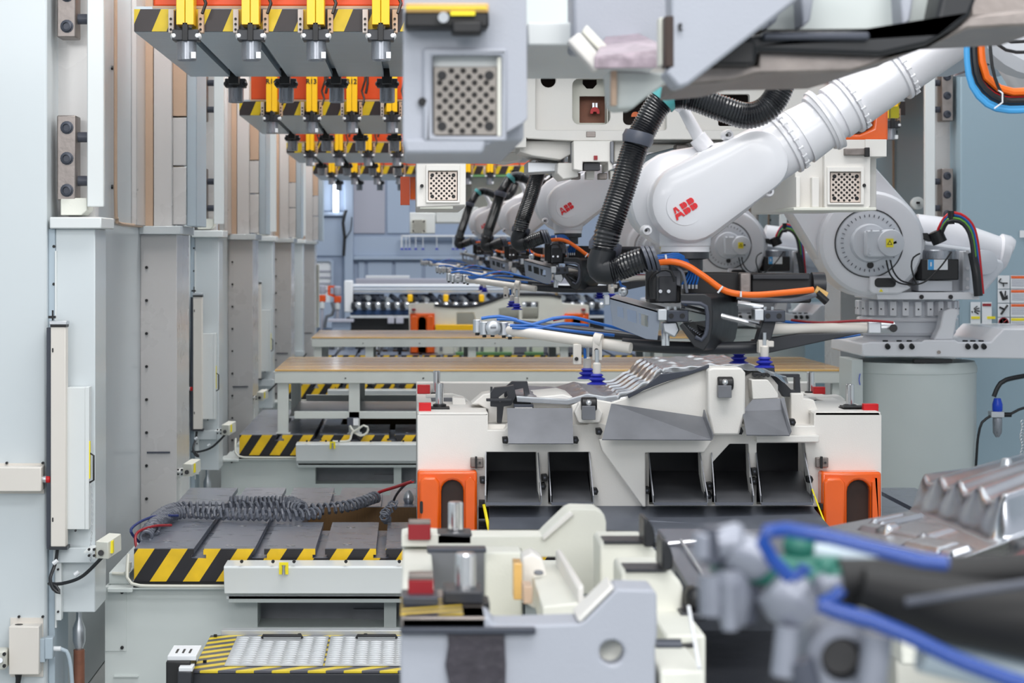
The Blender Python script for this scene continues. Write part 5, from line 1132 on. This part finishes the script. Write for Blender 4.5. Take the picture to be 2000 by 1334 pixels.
b = MB(); b.tube([P(1952, 600, D-.004), P(1962, 604, D-.004), P(1968, 596, D-.004)], .008, 6); b.tube([P(1962, 604, D-.004), P(1955, 614, D-.004)], .008, 6); b.done('pictogram', M_black, c)
b = MB(); b.lathe(P(1960, 630, D), (0, -1, 0), [(.032, 0), (.032, .006), (.038, .006), (.038, 0)], 24); b.tube([P(1953, 636, D-.004), P(1967, 624, D-.004)], .004, 6); b.done('red_ring', M_redd, c)
MB().tube([P(1958, 624, D-.003), P(1960, 634, D-.003)], .006, 6).done('pictogram', M_black, c)
b = MB(); [b.tube([P(1901+3*math.cos(a), 606+3*math.sin(a), D-.004), P(1901+8*math.cos(a)+5, 606+9*math.sin(a), D-.004)], .004, 5) for a in (-1.2, -.5, .2, .9, 2.6)]; b.done('pictogram', M_black, c)
MB().pb(1992, 450, 2030, 464, D, .006).done('blank_label', M_lab, c)
c = thing('round_cover', 'small round metal cover on the pale column right of the perforated box', 'cover', P(1793, 397, 16.2))
MB().lathe(P(1793, 397, 15.9), (0, -1, 0), [(.05, -.05), (.05, 0), (.042, .004), (.01, .004)], 24).done('disc', M_colw, c); MB().pb(1790, 394, 1797, 398, 15.88, .01).done('slot', M_black, c)
# ================================================================ grippers carried by the robots
M_channel = mat('channel_grey', (138, 146, 158), .35, .5, var=.08)
def gripper(k, lab, dx, dz):
    g = thing('robot_gripper', lab, 'gripper', (1.1+dx, 8.3+k*STEP, 2.0+dz), 'grippers carried by the robots')
    off = Vector((dx, k*STEP, dz))
    def part(b, name, m, par=None, bevel=0.): b.move(off); return b.done(name, m, par or g, bevel=bevel)
    D = 8.1
    part(MB().pb(1262, 500, 1282, 585, D-.1, .03), 'mount_plate', M_black, None, .003); part(MB().pb(1268, 530, 1330, 592, D+.05, .12), 'tool_block', M_black, None, .006)
    tb = part(MB().pb(1286, 540, 1322, 590, D-.06, .1), 'valve_block', M_carbon, None, .004)
    for x in (1290, 1306): part(MB().cyl(P(x, 569, D-.06), P(x, 569, D-.08), .007, 10), 'valve_bolt', M_chrome, tb)
    part(MB().tube(catmull([P(1272, 580, D-.12), P(1272, 545, D-.12), P(1290, 528, D-.12), P(1310, 530, D-.12), P(1318, 550, D-.12)], .02), .006, 8), 'bent_bracket', M_black)
    part(MB().pp([(1284, 520), (1300, 516), (1330, 530), (1330, 560), (1284, 545)], D, .05), 'grey_gusset', M_sheet, None, .003)
    part(MB().pb(1340, 532, 1446, 575, D+.05, .2), 'cross_housing', M_black, None, .006)
    part(MB().pb(1445, 533, 1467, 592, D+.0, .2), 'gear_unit', M_worn, None, .006)
    sv = part(MB().pb(1467, 534, 1585, 592, D+.03, .16), 'servo_motor', M_black, None, .008)
    part(MB().pb(1470, 536, 1582, 546, D+.01, .04), 'motor_ridge', M_carbon, sv, .004); part(MB().lathe(P(1585, 556, D+.1), (1, 0, 0), [(.05, 0), (.05, .05), (.03, .055)], 20), 'motor_end', M_carbon, sv)
    part(MB().cyl(P(1590, 567, D+.05), P(1612, 580, D+.05), .022, 12), 'motor_plug', M_slat, sv); part(MB().cyl(P(1595, 572, D+.03), P(1615, 590, D+.03), .015, 12), 'motor_plug', M_black, sv)
    # orange power cable and blue air lines
    part(MB().tube(catmull([P(1282, 514, D-.1), P(1310, 511, D-.12), P(1340, 518, D-.13), P(1375, 540, D-.14), P(1410, 565, D-.14), P(1440, 574, D-.14), P(1480, 576, D-.13), P(1540, 571, D-.1), P(1588, 566, D-.08)], .02), .0125, 12), 'orange_cable', M_cable_o)
    part(MB().tube(catmull([P(1440, 580, D-.05), P(1490, 586, D-.08), P(1550, 586, D-.08), P(1592, 576, D-.04)], .02), .010, 10), 'grey_cable', M_coil)
    part(MB().tube([P(1412, 559, D-.16), P(1402, 572, D-.16)], .004, 6), 'cable_tie', M_lab); part(MB().tube([P(1447, 569, D-.16), P(1447, 580, D-.16)], .004, 6), 'cable_tie', M_lab)
    for i in range(5):
        pts = [P(1282, 500+i*1.8, D-.08-.01*(i % 2)), P(1305, 497+i*2+(i % 3)*2, D-.09), P(1325, 496+i*2, D-.08), P(1342, 508+i*2, D-.06), P(1346+i*4.4, 530, D-.02), P(1332+i*7, 556, D+.0)]
        part(MB().tube(catmull(pts, .02), .0045, 8), 'blue_air_line', M_blue)
        part(MB().cyl(P(1332+i*7, 556, D), P(1332+i*7, 564, D), .0055, 8), 'air_fitting', M_alu)
    part(MB().tube(catmull([P(1318, 518, D-.1), P(1332, 530, D-.12), P(1338, 550, D-.12), P(1342, 572, D-.12)], .02), .006, 8), 'grey_line', M_coil)
    part(MB().tube([P(1300, 498, D-.11), P(1302, 512, D-.12)], .004, 6), 'cable_tie', M_lab)
    # silver channel with cut-outs
    ch = MB().plate([(1191, 581), (1290, 609), (1284, 664), (1262, 662), (1232, 650), (1197, 636)], [[(1205, 598), (1217, 601), (1219, 622), (1206, 618)], [(1224, 603), (1243, 608), (1244, 632), (1226, 626)], [(1247, 611), (1266, 617), (1266, 639), (1250, 634)]], D-.14, .008)
    part(ch, 'slotted_channel', M_channel)
    part(MB().prism([P(1191, 581, D-.14), P(1290, 609, D-.14), P(1300, 600, D+.06), P(1205, 575, D+.06)], (0, 0, -.006)), 'channel_top', M_alu)
    part(MB().pb(1181, 577, 1191, 596, D-.14, .04), 'channel_end', M_alu, None, .003)
    part(MB().tube(catmull([P(1209, 545, D-.1), P(1213, 558, D-.1), P(1222, 562, D-.1)], .02), .005, 6), 'blue_stub', M_blue); part(MB().ball(P(1217, 570, D-.1), .02), 'ball_joint', M_alu)
    # clamps on the beam
    for x0 in (1303, 1492):
        cl = part(MB().pb(x0, 606, x0+42, 629, D-.16, .09), 'beam_clamp', M_carbon2, None, .004)
        part(MB().pb(x0-18, 604, x0, 626, D-.16, .08), 'clamp_side', M_alu, cl, .003)
        for dx_ in (8, 30): part(MB().cyl(P(x0+dx_, 617, D-.16), P(x0+dx_, 617, D-.165), .010, 12), 'clamp_hole', M_black, cl)
        for dx_ in (2, 16): part(MB().cyl(P(x0+dx_, 606, D-.12), P(x0+dx_, 599, D-.12), .007, 8), 'clamp_bolt', M_alu, cl)
    part(MB().pp([(1490, 628), (1516, 628), (1505, 668), (1478, 668)], D-.12, .08), 'clamp_leg', M_carbon, None, .004)
    part(MB().pp([(1293, 630), (1322, 628), (1328, 645), (1318, 660), (1296, 648)], D-.12, .06), 'knuckle', M_alu, None, .006)
    for x in (1296, 1304): part(MB().cyl(P(x, 640, D-.1), P(x, 675, D-.1), .008, 8), 'pin_rod', M_chrome)
    part(MB().tube([P(1330, 598, D-.05), P(1500, 640, D-.05)], .012, 10), 'bright_rod', M_chrome); part(MB().tube([P(1332, 630, D-.03), P(1380, 645, D-.03)], .010, 10), 'bright_rod', M_chrome); part(MB().tube([P(1440, 592, D-.1), P(1490, 600, D-.1)], .011, 10), 'bright_rod', M_alu)
    # energy chain loop: D-shaped band
    lp = [(1330, 572), (1380, 572), (1402, 578), (1408, 600), (1408, 640), (1398, 672), (1375, 688)]
    ins = [(1330, 592), (1372, 594), (1384, 600), (1388, 616), (1387, 644), (1380, 664), (1352, 660), (1333, 636)]
    P2 = lambda q_, D_: P(q_[0], q_[1], D_)
    out = [(1328, 574), (1376, 574), (1389, 582), (1392, 610), (1391, 640), (1386, 668), (1374, 686), (1356, 678), (1326, 636)]
    inn = [(1330, 591), (1368, 593), (1379, 599), (1382, 616), (1381, 642), (1378, 654), (1370, 664), (1358, 658), (1334, 630)]
    band = MB(); dpt = .34
    V0 = [[band.v(P2(q_, 7.93)) for q_ in out], [band.v(P2(q_, 7.93)) for q_ in inn]]
    V1 = [[band.v(v_.co+Vector((.155, dpt, .0))) for v_ in V0[0]], [band.v(v_.co+Vector((.155, dpt, .0))) for v_ in V0[1]]]
    n = len(out)
    for i in range(n-1):
        for q_ in ((V0[0][i], V0[0][i+1], V0[1][i+1], V0[1][i]), (V1[0][i], V1[1][i], V1[1][i+1], V1[0][i+1]), (V0[0][i], V1[0][i], V1[0][i+1], V0[0][i+1]), (V0[1][i], V0[1][i+1], V1[1][i+1], V1[1][i])): band.bm.faces.new(q_)
    for i in (0, n-1): band.bm.faces.new((V0[0][i], V0[1][i], V1[1][i], V1[0][i]))
    bmesh.ops.recalc_face_normals(band.bm, faces=band.bm.faces)
    ec = part(band, 'energy_chain', M_rubber, None, .004)
    for i in range(9): 
        t = i/9; part(MB().tube([P(1336+t*34, 632+t*24, 7.95), P(1350+t*34, 626+t*24, 8.2)], .003, 5), 'chain_link', M_coil, ec)
    cs = catmull([P2(q_, 7.925) for q_ in inn[:8]], .03)
    part(MB().tube(cs, .008, 8), 'chain_rim', M_clamp, ec)
    # main beam: dark carbon tube running across, silver boom at left, white tube at right
    part(MB().tube(catmull([P(1215, 672, 8.15), P(1300, 678, 8.12), P(1400, 680, 8.1), P(1480, 678, 8.1)], .05), .025, 16), 'carbon_beam', M_carbon)
    part(MB().tube([P(1005, 632, 8.4), P(1290, 664, 8.2)], .018, 12), 'carbon_boom', M_carbon)
    lb = part(MB().tube([P(990, 644, 8.25), P(1232, 680, 8.0)], .0215, 16), 'aluminium_boom', M_beige)
    part(MB().tube([P(1160, 664, 8.05), P(1175, 667, 8.04)], .03, 16), 'boom_collar', M_beige, lb)
    for (x, y, sx) in ((932, 637, .017), (946, 641, .022), (962, 640, .030), (984, 642, .022), (996, 645, .02)):
        jt = part(MB().tube([P(x, y-13, 8.25), P(x, y+13, 8.25)], sx, 14), 'boom_joint', M_alu, None, .003)
        part(MB().cyl(P(x, y+13, 8.25), P(x, y+18, 8.25), .008, 8), 'joint_screw', M_black, jt)
    part(MB().lathe(P(963, 640, 8.22), (0, -1, 0), [(.03, 0), (.03, .02), (.022, .025), (.012, .026)], 20), 'joint_dial', M_alu); part(MB().pb(958, 638, 969, 642, 8.19, .006), 'dial_slot', M_sheet)
    for pts in ([(970, 623), (1000, 624), (1030, 632), (1070, 640), (1130, 648), (1200, 655)], [(996, 636), (1040, 634), (1080, 622), (1120, 620), (1160, 630), (1210, 642), (1270, 660)], [(1000, 640), (1050, 641), (1100, 632), (1150, 636)], [(940, 622), (975, 618), (1010, 625)]):
        part(MB().tube(catmull([P(x, y, 8.2) for x, y in pts], .03), .0065, 8), 'blue_air_line', M_blue)
    part(MB().cyl(P(1080, 624, 8.22), P(1108, 618, 8.22), .008, 8), 'red_coupling', M_red)
    rt = part(MB().tube([P(1505, 643, 8.1), P(1695, 640, 8.25)], .021, 16), 'aluminium_boom', M_beige)
    part(MB().pb(1695, 628, 1722, 652, 8.22, .06), 'end_clamp', M_alu, rt, .005); part(MB().tube([P(1718, 640, 8.25), P(1746, 640, 8.25)], .024, 14), 'end_knuckle', M_alu, rt)
    part(MB().cyl(P(1745, 641, 8.22), P(1745, 641, 8.2), .016, 16), 'end_bore', M_black, rt)
    part(MB().pp([(1470, 664), (1560, 652), (1690, 650), (1640, 660), (1500, 690), (1470, 690)], 8.12, .05), 'carbon_web', M_carbon, None, .004)
    part(MB().tube(catmull([P(1545, 625, 8.2), P(1600, 630, 8.2), P(1690, 626, 8.2), P(1745, 630, 8.2)], .03), .005, 8), 'red_air_line', M_redd); part(MB().tube(catmull([P(1590, 652, 8.2), P(1630, 660, 8.2), P(1680, 653, 8.2)], .03), .006, 8), 'blue_air_line', M_blue); part(MB().tube(catmull([P(1520, 625, 8.2), P(1560, 632, 8.2), P(1640, 636, 8.2)], .03), .006, 8), 'blue_air_line', M_blue)
    # vacuum cups
    def cup(x, y, D_, holder):
        c_ = P(x, y, D_)
        part(MB().lathe(c_, (0, 0, 1), [(.038, -.036), (.040, -.033), (.020, -.024), (.032, -.016), (.033, -.013), (.018, -.006), (.026, .0), (.018, .006), (.006, .008)], 24), 'suction_cup', M_cup)
        part(MB().lathe(c_, (0, 0, 1), [(.013, .0), (.016, .01), (.016, .045), (.011, .05)], 16), 'cup_stem', M_beige)
        if holder: part(MB().tube([c_+Vector((0, 0, .045)), c_+Vector((0, 0, .10))], .008, 8), 'cup_rod', M_alu)
    cup(1147, 722, 8.15, True); cup(1166, 733, 8.0, True); cup(1443, 692, 8.2, False); cup(1493, 700, 7.95, True)
    part(MB().pb(1120, 672, 1136, 712, 8.08, .03), 'cup_bracket', M_beige, None, .003); part(MB().pb(1158, 664, 1176, 704, 8.02, .03), 'cup_bracket', M_beige, None, .003)
    part(MB().cyl(P(1126, 701, 8.08), P(1126, 701, 8.07), .008, 8), 'bracket_bolt', M_black); part(MB().cyl(P(1165, 684, 8.02), P(1165, 684, 8.01), .008, 8), 'bracket_bolt', M_black)
    part(MB().pb(1482, 664, 1502, 690, 7.95, .05), 'cup_bracket', M_beige, None, .004); part(MB().pb(1500, 666, 1512, 678, 7.95, .04), 'cup_joint', M_beige, None, .004)
    part(MB().tube([P(1142, 680, 8.1), P(1143, 700, 8.1)], .006, 8), 'blue_stub', M_blue)
    return g
gripper(0, 'gripper of the front robot with orange cable, energy chain and blue suction cups', 0, 0)
gripper(1, 'smaller gripper of the second robot, behind the black hose of the front one', 0, .12)
gripper(2, 'gripper of the third robot, partly behind the second one', 0, .12)
gripper(3, 'gripper of the farthest robot', -.12, .155)

# cable bundle of the front robot at top right
cbl = thing('cable_bundle', 'bundle of orange, blue and black cables hanging at top right', 'cable', P(1940, 200, 7.2))
E = 7.2
for i, (m, r_, ro) in enumerate(((M_labb, .011, 0), (M_labb, .010, 5), (M_greenc, .010, 10), (M_rubber, .012, 15), (M_red, .008, 19), (M_rubber, .012, 23), (M_cable_o, .014, 29), (M_rubber, .013, 12), (M_rubber, .012, 20))):
    pts = [P(1890+ro*.9, -20, E), P(1889+ro*.9, 60, E), P(1889+ro*1.0, 120, E), P(1898+ro*1.0, 168-ro*.6, E), P(1928+ro*.8, 204-ro*1.1, E), P(1970+ro*.3, 216-ro*1.25, E), P(2040, 212-ro*1.25, E)]
    MB().tube(catmull([p+Vector((0, .012*(i % 3), 0)) for p in pts], .03), r_, 8).done('cable', m, cbl)
for pts in ([(1930, 40), (1945, 70), (1975, 82), (2040, 76)], [(1938, 50), (1950, 88), (1985, 102), (2040, 98)], [(1932, 60), (1938, 130), (1950, 170), (1965, 200)]):
    MB().tube(catmull([P(x, y, E-.05) for x, y in pts], .03), .006, 8).done('thin_cable', M_black, cbl)
MB().tube(catmull([P(1942, 212, E-.05), P(1958, 200, E-.06), P(1958, 182, E-.06), P(1950, 176, E-.05)], .02), .003, 6).done('cable_tie', M_lab, cbl)

# ================================================================ foreground tooling, far out of focus
f = thing('robot_gripper', 'blurred gripper joints, blue hoses and black beam at lower right, closest to the camera', 'gripper', P(1600, 1200, 2.5))
def fp(b, name, m, bevel=0., par=None): return b.done(name, m, par or f, bevel=bevel)
G_ = 2.45
for pts, r_, m in (([(1545, 1130), (1510, 1095), (1490, 1060), (1498, 1038), (1535, 1034), (1600, 1045), (1700, 1070), (1800, 1095), (1850, 1100)], .0085, M_foreb), ([(1545, 1130), (1580, 1108), (1560, 1110)], .007, M_foreb),
                   ([(1600, 1180), (1640, 1195), (1700, 1212), (1780, 1245), (1850, 1280), (1930, 1312), (2040, 1350)], .0095, M_foreb), ([(1600, 1180), (1630, 1165), (1645, 1150)], .007, M_foreb)):
    fp(MB().tube(catmull([P(x, y, G_-.1) for x, y in pts], .02), r_, 10), 'blue_hose', m)
fp(MB().tube([P(1375, 1092, G_), P(1375, 1040, G_)], [.013, .013], 14), 'clamp_screw', M_fore, .003)
fp(MB().tube([P(1392, 1100, G_), P(1392, 1030, G_)], .014, 14), 'clamp_screw', M_clamp)
fp(MB().tube([P(1400, 1062, G_), P(1440, 1058, G_), P(1450, 1058, G_)], [.02, .024, .02], 16), 'joint_barrel', M_fore); fp(MB().tube([P(1412, 1064, G_-.01), P(1446, 1040, G_-.01)], .006, 8), 'teal_ring', M_teal)
fp(MB().tube([P(1425, 1070, G_), P(1480, 1095, G_), P(1495, 1110, G_)], [.024, .028, .022], 18), 'joint_arm', M_fore)
fp(MB().tube([P(1390, 1108, G_+.02), P(1640, 1112, G_+.02)], .016, 12), 'green_bar', M_green)
fp(MB().tube([P(1450, 1110, G_), P(1560, 1130, G_), P(1640, 1128, G_)], .017, 12), 'green_bar', M_green)
fp(MB().tube([P(1435, 1220, G_), P(1432, 1170, G_), P(1428, 1110, G_)], [.016, .026, .02], 16), 'joint_barrel', M_fore); fp(MB().tube([P(1395, 1200, G_), P(1392, 1120, G_)], .018, 14), 'joint_arm', M_fore)
fp(MB().tube([P(1426, 1230, G_-.02), P(1426, 1140, G_-.02)], .010, 12), 'clamp_screw', M_fore); fp(MB().tube([P(1458, 1215, G_-.0), P(1462, 1140, G_)], .014, 12), 'clamp_screw', M_clamp); fp(MB().cyl(P(1450, 1222, G_), P(1450, 1205, G_), .012, 10), 'screw_head', M_black)
fp(MB().tube([P(1505, 1140, G_-.02), P(1540, 1170, G_-.02), P(1572, 1205, G_-.02)], [.026, .034, .026], 18), 'joint_arm', M_fore)
fp(MB().tube([P(1530, 1320, G_-.05), P(1540, 1225, G_-.05)], .015, 14), 'clamp_screw', M_fore)
hd = fp(MB().lathe(P(1640, 1282, G_-.02), (0, -1, .0), [(.046, -.06), (.046, .0), (.041, .014), (.026, .016), (.026, -.03)], 28), 'ring_joint', M_fore)
fp(MB().cyl(P(1640, 1282, G_), P(1640, 1282, G_-.035), .0205, 20), 'ring_bore', M_black, 0, hd); fp(MB().tube([P(1700, 1350, G_-.06), P(1708, 1290, G_-.06), P(1714, 1240, G_-.06)], .018, 14), 'ring_clamp', M_fore)
fp(MB().tube([P(1575, 1345, G_-.05), P(1560, 1290, G_-.05)], .018, 14), 'ring_clamp', M_clamp)
fp(MB().tube([P(1580, 1080, G_+.05), P(1750, 1098, G_+.05)], .013, 12), 'silver_tube', M_colb); fp(MB().tube([P(1590, 1120, G_), P(1600, 1145, G_), P(1680, 1135, G_)], [.018, .022, .018], 14), 'joint_barrel', M_fore)
fp(MB().ball(P(1560, 1068, G_+.03), .020), 'ball_joint', M_green); fp(MB().ball(P(1612, 1112, G_), .016), 'ball_joint', M_green)
fp(MB().tube([P(1640, 1140, G_), P(1850, 1128, G_), P(2080, 1108, G_)], [.030, .026, .022], 16), 'black_beam', M_foreblk)
fp(MB().tube([P(1680, 1145, G_-.03), P(1850, 1190, G_-.03), P(2080, 1222, G_-.03)], [.022, .040, .048], 16), 'black_beam', M_foreblk); fp(MB().tube([P(1768, 1176, G_-.1), P(2080, 1128, G_-.1)], .005, 10), 'steel_rod', M_clamp)
fp(MB().tube([P(1800, 1270, G_), P(2080, 1340, G_)], .026, 14), 'silver_tube', M_colb)
fp(MB().pb(1985, 1060, 2040, 1112, 3.6, .06), 'black_fitting', M_carbon, .008); fp(MB().cyl(P(1965, 1108, 3.4), P(2030, 1090, 3.4), .02, 12), 'red_fitting', M_redd)

# ================================================================ far end: destacker, racks, pumps
D = 36.0
c = thing('destacker', 'white far conveyor frame with dark rollers and yellow blocks below the blue wall', 'conveyor', P(900, 640, D))
MB().pb(672, 548, 689, 610, D, .5).done('end_post', M_lab, c, bevel=.02)
MB().pb(689, 555, 1185, 572, D+.1, .3).done('top_beam', M_lab, c, bevel=.02); MB().pb(694, 544, 1185, 556, D+2, .3).done('rear_beam', M_wallg, c, bevel=.02)
for y in (559, 565): MB().pb(690, y, 1185, y+1.2, D+.08, .03).done('beam_groove', M_wall2, c)
MB().pb(714, 538, 800, 544, D+2.5, .1).done('light_bar', M_lab, c, bevel=.01)
MB().pb(684, 606, 1180, 616, D+.1, .6).done('blue_base', mat('blue_grey_base', (60, 92, 140), .4, var=.2, scale=5), c, bevel=.02)
MB().pb(684, 616, 1180, 621, D, .6).done('light_strip', M_lab, c); MB().pb(676, 621, 1180, 646, D+.1, .6).done('dark_base', M_black, c)
for x, x1 in ((757, 770), (773, 788)): MB().pb(x, 620, x1, 632, D-.05, .1).done('control_box', M_wallg, c, bevel=.01)
for x in (-.9, .4, 1.6, 3.0): MB().box(x, x+.15, D+.15, D+.3, 0, Z(640, D)).done('leg', M_wallg, c)
random.seed(3)
for i in range(26):
    x = 686+i*19
    MB().pb(x, 590, x+11+random.random()*3, 605, D-.05, .4).done('dark_roller', M_carbon, c, bevel=.02)
    MB().tube([P(x+2, 576+random.random()*5, D+.3), P(x+15, 582+random.random()*8, D)], .05, 8).done('linkage', M_alu if i % 2 else M_carbon2, c)
    MB().ball(P(x+14, 596, D-.1), .06, n=8).done('bright_cap', M_chrome, c)
for x in (796, 866, 936, 1000, 1080): MB().pb(x, 575, x+10, 590, D-.08, .2).done('yellow_block', M_yel, c, bevel=.02)
for i in range(5): MB().pb(690+i*95, 574, 690+i*95+60, 590, D+.5, .1).done('rear_plate', M_clamp, c)
c = thing('cup_rack', 'white rail with small blue suction cups on the far blue wall', 'rack', P(880, 490, 39.7))
D = 39.7
MB().pb(783, 459, 1010, 463, D, .1).done('rail', M_lab, c, bevel=.01); MB().pb(783, 460, 786, 486, D, .06).done('hanger', M_lab, c)
for x in (785, 793, 800, 812, 826, 853, 885, 893, 905, 1045, 1060):
    MB().lathe(P(x, 488, D), (0, 0, 1), [(.035, 0), (.02, .03), (.008, .04)], 10).done('blue_cup', M_cup, c); MB().cyl(P(x, 484, D), P(x, 463, D), .008, 6).done('stem', M_lab, c)
for i, (x, y, lab) in enumerate(((629, 582, 'orange capped grey pump by the far door, left one'), (659, 584, 'orange capped grey pump by the far door, right one'))):
    D = 37.0; c = thing('pump', lab, 'pump', P(x, y+20, D), 'pumps by the far door')
    MB().lathe(P(x, y-8, D), (0, 0, 1), [(.06, 0), (.07, .02), (.07, .14), (.05, .16)], 14).done('motor', M_wallg, c); MB().pb(x-7, y-6, x+7, y+8, D-.05, .12).done('orange_body', M_orange2, c, bevel=.02)
    MB().lathe(P(x, y+20, D), (0, 0, 1), [(.05, 0), (.05, .12)], 12).done('lower_body', M_colw, c)
    MB().cyl(P(x, y+20, D), Vector((X(x, D), D, 0)), .03, 10).done('pump_stand', M_wallg, c)
o = MB(P(648, 600, 37)); o.plate([(640, 558), (655, 558), (655, 582), (640, 576)], [[(645, 562), (651, 562), (651, 574), (645, 574)]], 37, .1); tag(o.done('orange_bracket', M_orange2), 'orange square bracket standing between the two far pumps', 'bracket')
o = MB(P(648, 600, 36.9)); o.tube(catmull([P(648, 590, 36.9), P(652, 605, 36.9), P(648, 615, 36.9), P(638, 618, 36.9), P(634, 640, 36.9)], .1), .03, 8); tag(o.done('floor_hose', M_sheet), 'dark hose curling down below the far pumps', 'hose')
o = MB(P(620, 640, 31)); o.pb(616, 516, 623, 640, 31.0, .15); tag(o.done('far_post', M_beige2, bevel=.01), 'slim beige grey post in front of the far lit door', 'post')
c = thing('floor_cabinet', 'low blue grey cabinet below the far pumps', 'cabinet', P(660, 645, 35)); MB().pb(648, 628, 684, 646, 35, .5).done('body', M_wall, c, bevel=.02); MB().pb(640, 625, 690, 629, 34.95, .6).done('top', M_wallg, c)
# small blurred things seen under the far table
for i in range(9):
    x = 640+i*19
    if x > 800: break
    o = MB(P(x, 692, 29.5)); o.tube([P(x, 692, 29.5), P(x+4+(i % 3)*4, 664, 29.6)], .06+.02*(i % 3), 10)
    o.cyl(P(x+8, 690, 29.3), P(x+8, 676, 29.3), .04, 8)
    tag(o.done('steel_strut', (M_sheet, M_alu, M_wall, M_carbon2)[i % 4]), 'steel strut of far machinery, %s from left below the farther slatted table' % nth[min(i, 7)] if i < 8 else 'steel strut of far machinery, rightmost below the farther slatted table', 'strut', 'struts under the far table')
